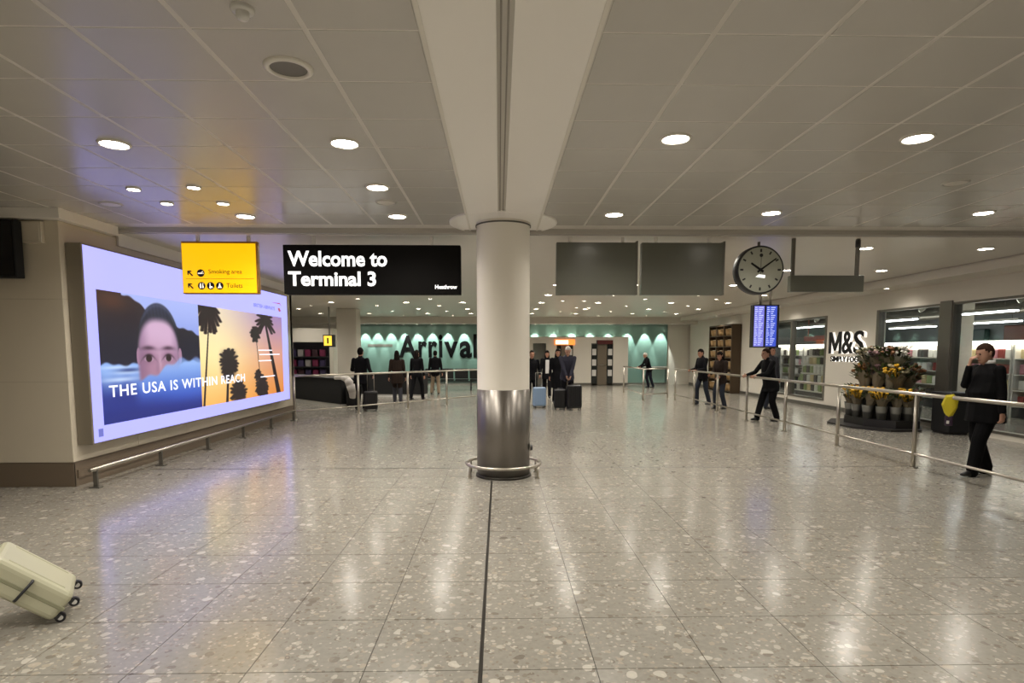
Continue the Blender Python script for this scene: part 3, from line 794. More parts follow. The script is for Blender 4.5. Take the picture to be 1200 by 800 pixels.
t = thing('gate_sign', 'small lit yellow hanging sign above the black counter', 'sign', (-6.15, 22, 2.0))
part('case', MB().rbox(-6.40, -5.98, 21.95, 22.1, 1.80, 2.24, .01), 'dark_grey', t, True)
part('lit_face', MB().box(-6.36, -6.08, 21.944, 21.95, 1.85, 2.20), 'yellow_small', t, True)
part('glyph', MB().box(-6.25, -6.19, 21.94, 21.944, 1.92, 2.13), 'sign_ink', t, True)
part('hanger', MB().box(-6.2, -6.16, 22, 22.04, 2.24, CZ2), 'grey_metal', t, True)
t = thing('pillar', 'square pale pillar left of the green wall', 'pillar', (-5.75, 23.2, 0)); t['kind'] = 'structure'
part('shaft', MB().rbox(-6.15, -5.40, 22.9, 23.6, 0, CZ2, .03), 'wall_white', t, True)
part('plinth', MB().box(-6.17, -5.38, 22.88, 23.62, 0, .12), 'grey_metal', t, True)
# leaning board and coat
t = thing('draped_coat', 'white coat draped over a dark trolley beside the black counter', 'coat', (-4.35, 17.4, 0))
co = MB()
P = [(-4.75, 17.35, .88), (-4.55, 17.32, .89), (-4.38, 17.30, .84), (-4.28, 17.28, .68), (-4.22, 17.3, .48), (-4.25, 17.33, .30)]
for (a, b, r0, r1) in zip(P[:-1], P[1:], (.05, .06, .10, .13, .13), (.06, .10, .13, .13, .08)): co.cyl(a, b, r0, r1, 10)
for p, r in zip(P[1:-1], (.06, .10, .13, .13)): co.ball(p, r, 10, 6)
part('cloth', co, mat('coat_white', 'cfcac2', .8, bump=.4, nscale=20), t, True)
part('trolley_bag', MB().rbox(-4.47, -4.15, 17.45, 17.7, .06, .62, .03), 'black', t, True)
for x in (-4.42, -4.2): part('wheel', MB().cyl((x-.015, 17.5, .03), (x+.015, 17.5, .03), .03), 'rubber', t, True)
part('trolley_frame', MB().tube([(-4.45, 17.7, .1), (-4.45, 17.74, .85), (-4.17, 17.74, .85), (-4.17, 17.7, .1)], .012), 'rail_steel', t, True)
# dark seat row in front of the green wall
t = thing('seat_row', 'row of dark linked seats in front of the green wall', 'seats', (-1.6, 25.4, 0))
for i in range(6):
    x = -3.1+i*.62
    part('seat', MB().rbox(x, x+.56, 25.2, 25.7, .40, .47, .02), 'black', t, True)
    part('backrest', MB().rbox(x, x+.56, 25.1, 25.16, .5, .92, .02), 'black', t, True)
part('beam', MB().box(-3.1, .6, 25.4, 25.46, .32, .38), 'dark_grey', t, True)
for x in (-2.8, -1.2, .3): part('leg', MB().box(x-.03, x+.03, 25.2, 25.7, 0, .05).box(x-.03, x+.03, 25.4, 25.46, .05, .33), 'dark_grey', t, True)

# ------------------------------------------------------------------ end wall: lettering and doors
t = thing('arrivals_sign', 'big black letters reading Arrivals on the green wall', 'sign', (-4.9, YB, 1.33))
xx = -4.9
for ch, w, h0, h1 in (('A', .88, 0, 1.0), ('r', .42, 0, .74), ('r', .42, 0, .74), ('i', .19, 0, 1.04), ('v', .68, 0, .72), ('a', .60, -.02, .75), ('l', .17, 0, 1.06), ('s', .5, -.02, .75)):
    lettering('letter', ch, 1.0, (xx+4.9, -.008, h0*1.08), '-Y', 'matte_black', t, fit_w=w, fit_h=(h1-h0)*1.08, bold=.03, extrude=.006)
    xx += w+.075
t = thing('wall_text', 'faint grey lettering strip high on the green wall', 'sign', (-6.3, YB, 1.9))
part('strip', MB().box(-6.4, -5.2, YB-.008, YB, 1.86, 1.98), 'grey_metal', t, True)
# white doorway block
DW = 28.7
db = struct('wall_doors', MB().box(1.4, 6.2, DW, DW+.12, 2.02, 2.32).box(1.4, 1.62, DW, DW+.12, .0, 2.02).box(2.25, 2.75, DW, DW+.12, 0, 2.02)
            .box(3.55, 4.42, DW, DW+.12, 0, 2.02).box(5.48, 6.2, DW, DW+.12, 0, 2.02).box(1.4, 6.2, DW+.12, YB, 2.2, 2.32).box(6.08, 6.2, DW+.12, YB, 0, 2.2), 'wall_white', 'white doorway block in front of the green wall')
for x0, x1 in ((2.25, 2.75), (3.55, 4.42), (5.48, 6.2)):
    part('skirting_strip', MB().box(x0, x1, DW-.02, DW, 0, .12), 'grey_metal', db)
mat('door_brown', '6f6555', .4); mat('glass_dark', '2a2d2c', .1)
def doorpair(n, x0, x1, label):
    d = thing('door_%d' % n, label, 'door', ((x0+x1)/2, DW+.06, 0)); d['kind'] = 'structure'
    w = (x1-x0)
    for a, b in ((x0+.02, x0+w*.26), (x1-w*.26, x1-.02)):
        p = part('side_light', MB().box(a, b, DW+.03, DW+.05, .08, 1.98), 'glass_dark', d, True)
        for z in (.45, .95, 1.45): part('notice', MB().box(a+.03, b-.03, DW+.024, DW+.03, z, z+.3), 'white_plastic', p, True)
    l = part('leaf', MB().rbox(x0+w*.28, x1-w*.28, DW+.03, DW+.07, .02, 1.98, .006), 'door_brown', d, True)
    part('push_bar', MB().cyl((x0+w*.34, DW, 1.0), (x1-w*.34, DW, 1.0), .018), 'rail_steel', l, True)
    part('frame', MB().box(x0, x1, DW+.02, DW+.08, 1.98, 2.02).box(x0, x0+.02, DW+.02, DW+.08, 0, 1.98).box(x1-.02, x1, DW+.02, DW+.08, 0, 1.98), 'grey_metal', d, True)
doorpair(1, 2.75, 3.55, 'brown door under the lit orange sign')
doorpair(2, 4.42, 5.48, 'brown door under the dark red sign')
struct('door_3', MB().box(1.6, 2.27, YB-.06, YB-.02, 0, 2.2), 'wall_grey', 'open doorway behind the column')
t = thing('door_sign', 'lit orange and white sign over a doorway', 'sign', (3.12, DW, 2.06))
part('body', MB().rbox(2.65, 3.62, DW-.07, DW-.002, 1.94, 2.2, .01), 'orange_lit', t, True)
part('white_panel', MB().box(2.70, 3.30, DW-.074, DW-.07, 1.98, 2.16), 'white_lit', t, True)
t = thing('door_sign', 'unlit dark red sign over a doorway', 'sign', (5.05, DW, 2.06))
part('body', MB().rbox(4.70, 5.45, DW-.07, DW-.002, 1.98, 2.17, .01), 'red_sign', t, True)
part('edge', MB().box(4.66, 4.70, DW-.06, DW-.002, 1.98, 2.17), 'dark_grey', t, True)
t = thing('waist_screen', 'pale waist-high screen panel against the green wall', 'panel', (7.7, YB-.2, 0))
part('panel', MB().rbox(7.0, 8.2, YB-.25, YB-.2, .1, .85, .01), mat('green_glass', '7d9a90', .2), t, True)
part('top_strip', MB().box(7.0, 8.2, YB-.27, YB-.18, .85, .9), 'white_plastic', t, True)
for x in (7.05, 8.15): part('post', MB().box(x-.02, x+.02, YB-.25, YB-.2, 0, .86), 'grey_metal', t, True)

# ------------------------------------------------------------------ basket display on the right wall
mat('rack_brown', '4a3a26', .6); mat('wicker', 'a8895c', .7, noise=.35, nscale=40, bump=.5); mat('basket_lining', 'd8cbb0', .8)
rk = thing('display_rack', 'tall brown rack of wicker baskets on the far right wall', 'rack', (9.3, 24.4, 0))
part('back_panel', MB().box(9.36, 9.395, 23.1, 25.6, 0, 2.68), 'rack_brown', rk, True)
for y in (23.1, 23.93, 24.76, 25.56): part('upright', MB().box(9.0, 9.36, y-.025, y+.025, 0, 2.68), 'rack_brown', rk, True)
for q in range(8):
    z = .06+q*.435 if q < 7 else 2.64
    part('shelf', MB().box(9.0, 9.36, 23.1, 25.56, z, z+.03), 'rack_brown', rk, True)
bk = MB().lathe([(.001, 0), (.13, 0), (.155, .12), (.165, .25), (.175, .26), (.16, .25), (.15, .20), (.001, .2)], n=14).mesh('basket'); bk.materials.append(MATS['wicker'])
lin_me = MB().ball((0, 0, .22), .13, 8, 5, (1, 1, .55)).mesh('basket_contents'); lin_me.materials.append(MATS['basket_lining'])
rowname = ['bottom', 'second lowest', 'third lowest', 'fourth lowest', 'third highest', 'top']
for q in range(6):
    for c in range(3):
        for s in (-1, 1):
            t = thing('wicker_basket', 'wicker basket, %s from left on the %s shelf of the brown rack' % (ORD[5-(2*c+(s > 0))], rowname[q]), 'basket', (9.17, 23.52+c*.83+s*.19, .09+q*.435), 0, 'baskets, %s shelf' % rowname[q])
            link('basket_body', bk, None, t); link('contents', lin_me, None, t)

# ------------------------------------------------------------------ the food shop behind glass
mat('window_frame', '77736a', .35, metal=.6)
def shop_window(n, y0, y1, z0, z1, mull):
    w = thing('window_%d' % n, 'shop window with grey metal frame', 'window', (XR+.06, (y0+y1)/2, z0)); w['kind'] = 'structure'
    w['label'] = {1: 'twin-pane shop window left of the shop name', 2: 'shop window behind the flower stand', 3: 'wide shop window behind the man in the dark suit'}[n]
    fr = .05
    part('frame_head', MB().box(XR+.0, XR+.14, y0, y1, z1-fr, z1), 'window_frame', w, True)
    part('frame_sill', MB().box(XR-.02, XR+.14, y0, y1, z0, z0+fr), 'window_frame', w, True)
    ys = [y0]+mull+[y1]
    for y in (y0, y1): part('frame_post', MB().box(XR-.01, XR+.14, y-fr, y+fr, z0, z1), 'window_frame', w, True)
    for y in mull: part('mullion', MB().box(XR-.01, XR+.14, y-.05, y+.05, z0, z1), 'window_frame', w, True)
    for a, b in zip(ys[:-1], ys[1:]):
        part('pane', MB().box(XR+.06, XR+.068, a+fr, b-fr, z0+fr, z1-fr), 'window_glass', w, True)
shop_window(1, 17.1, 20.9, .22, 2.66, [19.15])
shop_window(2, 12.62, 14.75, .10, 2.66, [])
shop_window(3, 5.0, 12.32, .10, 2.66, [8.8])
struct('trim_5', MB().rbox(XR-.03, XR+.2, 12.30, 12.64, 0, 2.70, .01), 'window_frame', 'wide grey metal post between two shop windows')
mat('shop_dark', '4b4c4d', .6); mat('shop_floor', 'a9a49a', .25)
struct('ceiling_shop', MB().box(XR+.2, 18, 4.8, YB, 2.98, 3.1), 'shop_dark')
struct('wall_shop', MB().box(17.2, 17.4, 4.8, 28.0, 0, 2.98), mat('shop_wall', '8e9294', .6)); struct('wall_shop_near', MB().box(XR+.2, 17.4, 4.6, 4.8, 0, 2.98), 'shop_wall'); struct('wall_shop_far', MB().box(XR+.2, 17.4, 28.0, 28.2, 0, 2.98), 'shop_wall')
for x, y0, y1, l in ((11.0, 12.6, 14.4, 'long bright strip light nearest the shop window behind the suited man'), (15.0, 17.0, 19.4, 'strip light deep in the shop behind the suited man'),
                  (11.3, 16.1, 17.9, 'strip light inside the shop above the flower stand'), (15.3, 20.8, 23.2, 'strip light deep in the shop above the flower stand'),
                  (11.3, 20.8, 22.6, 'strip light inside the shop next to the flight display'), (11.3, 24.3, 26.1, 'farthest strip light inside the shop'),
                  (13.0, 8.0, 10.6, 'strip light inside the shop beyond the picture edge')):
    t = thing('strip_light', l, 'strip light', (x, (y0+y1)/2, 2.5))
    part('housing', MB().box(x-.09, x+.09, y0, y1, 2.53, 2.60), 'white_plastic', t, True)
    part('tube', MB().box(x-.07, x+.07, y0+.02, y1-.02, 2.50, 2.53), 'tube_light', t, True)
    for y in (y0+.3, y1-.3): part('rod', MB().cyl((x, y, 2.6), (x, y, 2.98), .008), 'grey_metal', t, True)
# ceiling ducts, pendant spots and a pillar
for x, r in ((12.6, .16), (14.0, .12)):
    single('ceiling_duct', MB().cyl((x, 8, 2.78), (x, 27.5, 2.78), r, n=16), 'grey_metal', 'round grey ceiling duct in the shop, the %s one' % ('wider' if r > .14 else 'narrower'), 'duct', (x, 17, 2.78))
for i, (x, y) in enumerate(((10.6, 13.9), (10.7, 15.0), (10.6, 18.9), (10.8, 20.2), (10.6, 12.0))):
    t = thing('track_spot', 'small white track spot under the dark shop ceiling', 'spotlight', (x, y, 2.98), 0, 'shop track spots')
    part('arm', MB().cyl((0, 0, -.2), (0, 0, 0), .012), 'dark_grey', t)
    h = part('head', MB().cyl((0, -.05, -.24), (-.05, .05, -.3), .05, .065), 'white_plastic', t)
    part('lens', MB().cyl((-.05, .05, -.3), (-.053, .056, -.303), .055), 'shelf_light', h)
single('shop_pillar', MB().rbox(12.0, 12.35, 15.4, 15.75, 0, 2.98, .02).box(11.97, 12.38, 15.37, 15.78, 0, .15), 'wall_white', 'cream pillar inside the shop behind the suited man', 'pillar', (12.17, 15.57, 0))
single('shop_screen', MB().rbox(16.9, 17.1, 20.6, 22.4, 2.0, 2.42, .02).box(17.1, 17.19, 21, 21.4, 2.1, 2.3), mat('shop_poster', '1d3b38', .4), 'dark green panel high on the back wall of the shop', 'panel', (17.0, 21.2, 1.95))
single('shop_screen', MB().rbox(16.9, 17.1, 18.9, 19.8, 1.95, 2.5, .02).box(17.1, 17.2, 19.2, 19.4, 2.1, 2.3), mat('shop_poster2', '7a3f2a', .4), 'rust coloured panel high on the back wall of the shop', 'panel', (17.0, 19.35, 1.95))
single('shop_banner', MB().rbox(12.4, 12.45, 22.0, 24.2, 2.05, 2.25, .01).box(12.41, 12.44, 22.3, 22.33, 2.25, 2.98).box(12.41, 12.44, 23.9, 23.93, 2.25, 2.98), mat('banner_red', '9c3f32', .5), 'red banner hanging inside the shop left of the shop name', 'banner', (12.42, 23.1, 2.05))
# shelving units with goods
PACK = {}
for nm, h in (('white', 'e2dfd8'), ('pink', 'c88a94'), ('cream', 'dcc79a'), ('green', '8fa06a'), ('red', '8d3b36'), ('dark', '47413f')):
    mat('goods_'+nm, h, .5)
    me = MB().rbox(-.09, .09, -.10, .10, 0, .24, .02, 1).mesh('food_pack'); me.materials.append(MATS['goods_'+nm]); PACK[nm] = me
mat('shelf_white', 'dedbd3', .4)
UN = ['nearest', 'second', 'third', 'fourth', 'fifth', 'sixth', 'farthest']
for u in range(7):
    y0 = 12.6+u*2.05; X0 = 12.75
    t = thing('shelf_unit', 'white lit chiller shelf unit in the shop, %s from the suited man' % UN[u], 'shelf unit', (X0+.3, y0+1, 0), 0, None)
    part('back_panel', MB().box(X0+.55, X0+.6, y0, y0+2, 0, 1.9), 'shelf_white', t, True)
    for y in (y0, y0+1.96): part('side_panel', MB().box(X0, X0+.55, y, y+.04, 0, 1.9), 'shelf_white', t, True)
    part('plinth', MB().box(X0+.02, X0+.55, y0+.04, y0+1.96, 0, .25), 'dark_grey', t, True)
    part('canopy_light', MB().box(X0-.1, X0+.6, y0, y0+2, 1.82, 1.92), 'shelf_light', t, True)
    for q in range(4):
        z = .27+q*.39
        part('shelf', MB().box(X0+.02, X0+.55, y0+.04, y0+1.96, z, z+.025), 'shelf_white', t, True)
        kinds = ['white', 'pink', 'cream', 'red'] if u < 2 else (['white', 'cream', 'white', 'dark'] if u < 4 else ['white', 'white', 'green', 'dark'])
        for i in range(8):
            if random.random() < .08: continue
            kd = kinds[(i//2+q+u) % 4] if random.random() < .7 else random.choice(list(PACK))
            o = link('food_pack', PACK[kd], None, None, (X0+.17, y0+.2+i*.228, z+.026))
            o.rotation_euler = (0, 0, random.uniform(-.15, .15))
            tag(o, '%s food pack on the lit shelves inside the shop' % kd, 'food pack', 'food packs, '+kd)
# tilted island of goods seen in the first window
t = thing('island_shelf', 'white slanted island shelf just inside the shop window', 'shelf unit', (11.2, 20.4, 0))
for s in range(5):
    part('shelf', MB().box(10.7+s*.1, 11.7, 19.4, 21.4, .25+s*.3, .29+s*.3), 'shelf_white', t, True)
part('back_panel', MB().box(11.65, 11.7, 19.4, 21.4, 0, 1.75), 'shelf_white', t, True)
part('plinth', MB().box(10.72, 11.65, 19.45, 21.35, 0, .25), 'dark_grey', t, True)
for s in range(5):
    for i in range(8):
        kd = random.choice(['white', 'green', 'cream', 'dark', 'white', 'white'])
        o = link('food_pack', PACK[kd], None, None, (10.82+s*.1, 19.55+i*.24, .291+s*.3))
        tag(o, '%s pack on the slanted island shelf in the shop' % kd, 'food pack', 'island packs, '+kd)
# shop name
t = thing('shop_sign', 'black M&S shop name letters with white edges on the white wall', 'sign', (XR, 15.9, 1.3))
M_POLY = [(0, 0), (0, .6), (.12, .6), (.3, .24), (.48, .6), (.6, .6), (.6, 0), (.5, 0), (.5, .40), (.335, .08), (.265, .08), (.1, .40), (.1, 0)]
for nm, dx, dy, dz, th_, m_ in (('letter_back', -.0, -.02, -.005, .05, 'halo_lit'), ('letter', -.06, 0, 0, .025, 'black')):
    part(nm, MB().prism(M_POLY, th_, Matrix.Translation((dx, 16.78-15.9+dy, .28+dz)) @ Euler(FACE['-X']).to_matrix().to_4x4()), m_, t)
for ch, y, w in (('&', 16.13, .50), ('S', 15.60, .44)):
    lettering('letter_back', ch, 1., (-.03, y-15.9-.02, 1.575-1.3-.005), '-X', 'halo_lit', t, fit_w=w, fit_h=.60, bold=.016, extrude=.03)
    lettering('letter', ch, 1., (-.075, y-15.9, 1.58-1.3), '-X', 'black', t, fit_w=w, fit_h=.60, bold=.012, extrude=.012)
lettering('lettering_back', 'SIMPLY FOOD', .2, (-.02, 16.72-15.9-.01, .055), '-X', 'halo_lit', t, fit_w=1.5, fit_h=.15, bold=.02, extrude=.015)
lettering('lettering', 'SIMPLY FOOD', .2, (-.045, 16.72-15.9, .06), '-X', 'black', t, fit_w=1.5, fit_h=.15, bold=.016, extrude=.008)

# ------------------------------------------------------------------ flower stand
FX, FYS = 8.50, 13.05
mat('stand_dark', '1d1b19', .5); mat('bucket_zinc', '8d8d88', .35, metal=.7); mat('stem_green', '3d4a2a', .7)
mat('leaf_green', '3f4d2c', .6); mat('wrap_kraft', '6a604c', .6); mat('wrap_clear', '7d7766', .35)
mat('bloom_yellow', 'd9a826', .6); mat('bloom_cream', 'b5a98a', .6); mat('bloom_pink', '8f7072', .6); mat('bloom_rust', '7c5434', .6); mat('bloom_white', 'e0ddd2', .6)
t = thing('flower_stand', 'dark tiered flower stand on the floor in front of the shop window', 'flower stand', (FX, FYS, 0))
oct_ = lambda r: [(r*.80*math.cos(2*PI*(i+.5)/8), r*1.14*math.sin(2*PI*(i+.5)/8)) for i in range(8)]
part('base_mat', MB().prism(oct_(1.05), .04, Matrix.Translation((-.18, 0, 0))), 'stand_dark', t)
part('lower_tier', MB().prism(oct_(.84), .16, Matrix.Translation((0, 0, .04))), 'stand_dark', t)
part('middle_tier', MB().prism(oct_(.54), .38, Matrix.Translation((0, 0, .20))), 'stand_dark', t)
part('upper_tier', MB().prism(oct_(.29), .34, Matrix.Translation((0, 0, .58))), 'stand_dark', t)
bucket_me = MB().lathe([(.001, .0), (.085, .0), (.115, .28), (.122, .285), (.118, .275), (.085, .03)], n=16).mesh('bucket'); bucket_me.materials.append(MATS['bucket_zinc'])
def bouquet_meshes(seed, bloom, wrap):
    r = random.Random(seed)
    w = MB(); n = 14; H = .42
    prof = [(.05, 0), (.065, .12), (.11, .25), (.155, .33)]
    vs = []
    for rr, z in prof:
        for i in range(n):
            a = 2*PI*i/n; q = rr*(1+.10*math.sin(5*a+seed)*(z/.4)); vs.append((q*math.cos(a), q*math.sin(a), z+(.05*math.sin(3*a+seed)+.03*(i % 2) if z > .3 else 0)))
    w._add(vs, [(j*n+i, j*n+(i+1) % n, (j+1)*n+(i+1) % n, (j+1)*n+i) for j in range(3) for i in range(n)])
    lf = MB(); fl = MB()
    for i in range(46):
        a = r.uniform(0, 2*PI); d = r.uniform(.04, .18); z = r.uniform(.24, .48)
        c = Vector((d*math.cos(a), d*math.sin(a), z)); u = Vector((math.cos(a), math.sin(a), r.uniform(.1, .9))).normalized()*r.uniform(.09, .17)
        s = Vector((-math.sin(a), math.cos(a), 0))*.03
        lf._add([c, c+u*.5+s+Vector((0, 0, .01)), c+u, c+u*.5-s+Vector((0, 0, .01))], [(0, 1, 2, 3)])
    for i in range(18):
        a = r.uniform(0, 2*PI); d = .18*math.sqrt(r.random()); z = .50-.35*d+r.uniform(-.03, .06)
        fl.ball((d*math.cos(a), d*math.sin(a), z), r.uniform(.028, .045), 6, 4, (1, 1, .7))
        fl.cyl((d*.3*math.cos(a), d*.3*math.sin(a), .2), (d*math.cos(a), d*math.sin(a), z), .005, n=4)
    out = []
    for nm, mb, m in (('wrap', w, wrap), ('leaves', lf, 'leaf_green'), ('blossoms', fl, bloom)):
        me = mb.mesh(nm); me.materials.append(MATS[m]); out.append((nm, me))
    return out
BQ = {}
for i, (k_, b_, w_) in enumerate((('yellow', 'bloom_yellow', 'wrap_kraft'), ('cream', 'bloom_cream', 'wrap_clear'), ('dusky pink', 'bloom_pink', 'wrap_kraft'), ('rust coloured', 'bloom_rust', 'wrap_kraft'), ('white', 'bloom_white', 'wrap_clear'))):
    BQ[k_] = bouquet_meshes(i*3+1, b_, w_)
def bouquet(kind, x, y, z, s, tier, lean):
    t = thing('bouquet', '%s bouquet on the %s tier of the flower stand' % (kind, tier), 'bouquet', (x, y, z), random.uniform(0, 6), '%s bouquets, %s tier' % (kind, tier))
    t.scale = (s, s, s); t.rotation_euler = (lean[0], lean[1], random.uniform(0, 6))
    for nm, me in BQ[kind]: link(nm, me, None, t)
for rad, n, z, tier, cyc in ((.69, 15, .20, 'lower', ['yellow', 'yellow', 'yellow', 'rust coloured']), (.43, 11, .58, 'middle', ['yellow', 'rust coloured', 'dusky pink']), (.19, 6, .92, 'upper', ['cream', 'dusky pink', 'white'])):
    for i in range(n):
        a = 2*PI*i/n+.2; x = FX+.80*rad*math.cos(a); y = FYS+1.14*rad*math.sin(a)
        o = link('bucket', bucket_me, None, None, (x, y, z))
        tag(o, 'zinc flower bucket on the %s tier of the flower stand' % tier, 'bucket', 'zinc buckets, %s tier' % tier)
        if tier == 'lower': kd = 'yellow' if math.sin(a) < .55 and math.cos(a) < .35 else ['dusky pink', 'rust coloured'][i % 2]
        elif tier == 'middle': kd = ['yellow', 'rust coloured', 'dusky pink', 'cream'][i % 4]
        else: kd = cyc[i % 3]
        bouquet(kd, x, y, z+.14, 1.0 if tier == 'lower' else 1.25, tier, (-.25*math.sin(a)*-1, .25*math.cos(a)) if tier != 'upper' else (0, 0))
for i in range(9):
    a = 2*PI*i/9; bouquet(['cream', 'dusky pink', 'rust coloured', 'white'][i % 4], FX+.2*math.cos(a), FYS+.42*math.sin(a), 1.10, 1.2, 'topmost', (.12*math.sin(a), .12*math.cos(a)))
t = thing('shop_bin', 'black waste bin by the shop window beside the flower stand', 'bin', (9.05, 11.75, 0))
part('body', MB().rbox(8.85, 9.28, 11.5, 12.0, .03, .78, .03), 'black', t, True)
part('lid', MB().rbox(8.83, 9.30, 11.48, 12.02, .78, .84, .02), 'dark_grey', t, True)
part('base', MB().box(8.88, 9.25, 11.53, 11.97, 0, .03), 'rubber', t, True)

# ------------------------------------------------------------------ luggage
def suitcase(label, loc, rz, w, d, h, m, handle=.35, group=None, ribs=True, band='dark_grey'):
    t = thing('suitcase', label, 'suitcase', loc, rz, group)
    b = part('shell', MB().rbox(-w/2, w/2, -d/2, d/2, .05, h, min(.045, d*.2), 3), m, t)
    g = MB()
    for i in (range(6) if ribs else (0, 5)):
        x = -w/2+w*(i+1)/7
        g.rbox(x-.012, x+.012, -d/2-.005, d/2+.005, .12, h-.07, .004, 1)
    part('ribs', g, m, b)
    part('zip_band', MB().rbox(-w/2-.003, w/2+.003, -.012, .012, .047, h+.003, .004, 1), band, t)
    for sx in (-1, 1):
        for sy in (-1, 1):
            x, y = sx*(w/2-.045), sy*(d/2-.04)
            q = part('wheel', MB().cyl((x-.014, y, .028), (x+.014, y, .028), .028, n=16), 'rubber', t)
            part('wheel_hub', MB().cyl((x-.016, y, .028), (x+.016, y, .028), .015, n=12), 'white_plastic', q)
            part('wheel_fork', MB().box(x-.02, x+.02, y-.018, y+.018, .035, .06), 'dark_grey', q)
    part('side_handle', MB().tube([(w/2, -.07, h*.55), (w/2+.018, -.06, h*.55), (w/2+.018, .06, h*.55), (w/2, .07, h*.55)], .009, 6), 'dark_grey', t)
    part('carry_handle', MB().tube([(-.08, 0, h), (-.07, 0, h+.02), (.07, 0, h+.02), (.08, 0, h)], .01, 6), 'dark_grey', t)
    if handle:
        part('pull_handle', MB().tube([(-.09, d/2-.03, h-.02), (-.09, d/2-.03, h+handle), (.09, d/2-.03, h+handle), (.09, d/2-.03, h-.02)], .009, 6), 'rail_steel', t)
    return t
mat('case_cream', 'b9b79c', .38); mat('case_band', '8f8f74', .5); mat('case_blue', '8fa9c8', .35); mat('case_black', '0e0e11', .4)
# cream case pulled out of the picture at lower left
cs = suitcase('cream hard-shell suitcase tilted on its wheels at the lower left edge', (0, 0, 0), 0, .41, .19, .53, 'case_cream', .40, ribs=False, band='case_band')
ah = Vector((math.cos(-2.584), math.sin(-2.584), 0)); th = .728
az = ah*math.cos(th)+Vector((0, 0, math.sin(th)))            # long axis, wheels to top
ay = -ah*math.sin(th)+Vector((0, 0, math.cos(th)))      # thickness axis, pointing up
ay = (ay-az*ay.dot(az)).normalized(); ax_ = ay.cross(az)
Rm = Matrix((ax_, ay, az)).transposed().to_4x4()
# the lower near wheel touches the floor
wl_ = [Rm @ Vector((sx*(.41/2-.045), -(.19/2-.04), .028)) for sx in (-1, 1)]
nearw = min(wl_, key=lambda v: v.y)
cs.matrix_world = Matrix.Translation(Vector((-2.70, 3.60, .029))-nearw) @ Rm
suitcase('pale blue suitcase with raised handle beside the column', (1.17, 17.45, 0), .15, .38, .24, .60, 'case_blue', .42)
suitcase('smaller black suitcase in front of the white-haired traveller', (1.72, 16.85, 0), -.1, .34, .24, .58, 'case_black', 0)
suitcase('larger black suitcase in front of the white-haired traveller', (2.10, 16.75, 0), .1, .42, .28, .70, 'case_black', 0)
suitcase('black suitcase with raised handle behind the slanting rail', (-3.55, 16.55, 0), .2, .36, .25, .55, 'case_black', .45)

# ------------------------------------------------------------------ people
mat('skin', 'a87a62', .55, noise=.06, nscale=30); mat('skin_pale', 'b48a74', .55, noise=.06, nscale=30)
mat('suit_black', '0b0b0d', .75, spec=.12, bump=.25, nscale=14); mat('cloth_black', '101013', .8, spec=.12, bump=.25, nscale=14)
mat('cloth_navy', '1c1e2a', .8, spec=.12, bump=.25, nscale=14); mat('cloth_grey', '3a3a40', .8, spec=.12, bump=.25, nscale=14)
mat('cloth_jean', '2b2f38', .8, spec=.12, bump=.2, nscale=14); mat('cloth_beige', '8a7a66', .8, spec=.12, bump=.25, nscale=14); mat('cloth_brown', '2a211c', .8, spec=.12, bump=.25, nscale=14)
mat('cloth_slate', '34343f', .8, spec=.12, bump=.25, nscale=14)
mat('shirt_white', 'c9c7c4', .8); mat('shoe_black', '0a0a0b', .35)
mat('hair_dark', '16110e', .8, spec=.08, bump=.5, nscale=60); mat('hair_brown', '33231a', .8, spec=.08, bump=.5, nscale=60); mat('hair_white', 'b5b0a8', .8, spec=.08, bump=.5, nscale=60); mat('eye_dark', '0c0908', .25); mat('lip', '8a5348', .5)

def V(*a): return Vector(a)
def ik(S, W, l1, l2, hint):
    d = W-S; L = min(d.length, (l1+l2)*.999); d = d.normalized(); W = S+d*L
    a = (l1*l1-l2*l2+L*L)/(2*L); h = math.sqrt(max(l1*l1-a*a, 0))
    n = hint-d*hint.dot(d)
    n = n.normalized() if n.length > 1e-5 else d.orthogonal().normalized()
    return S+d*a+n*h, W

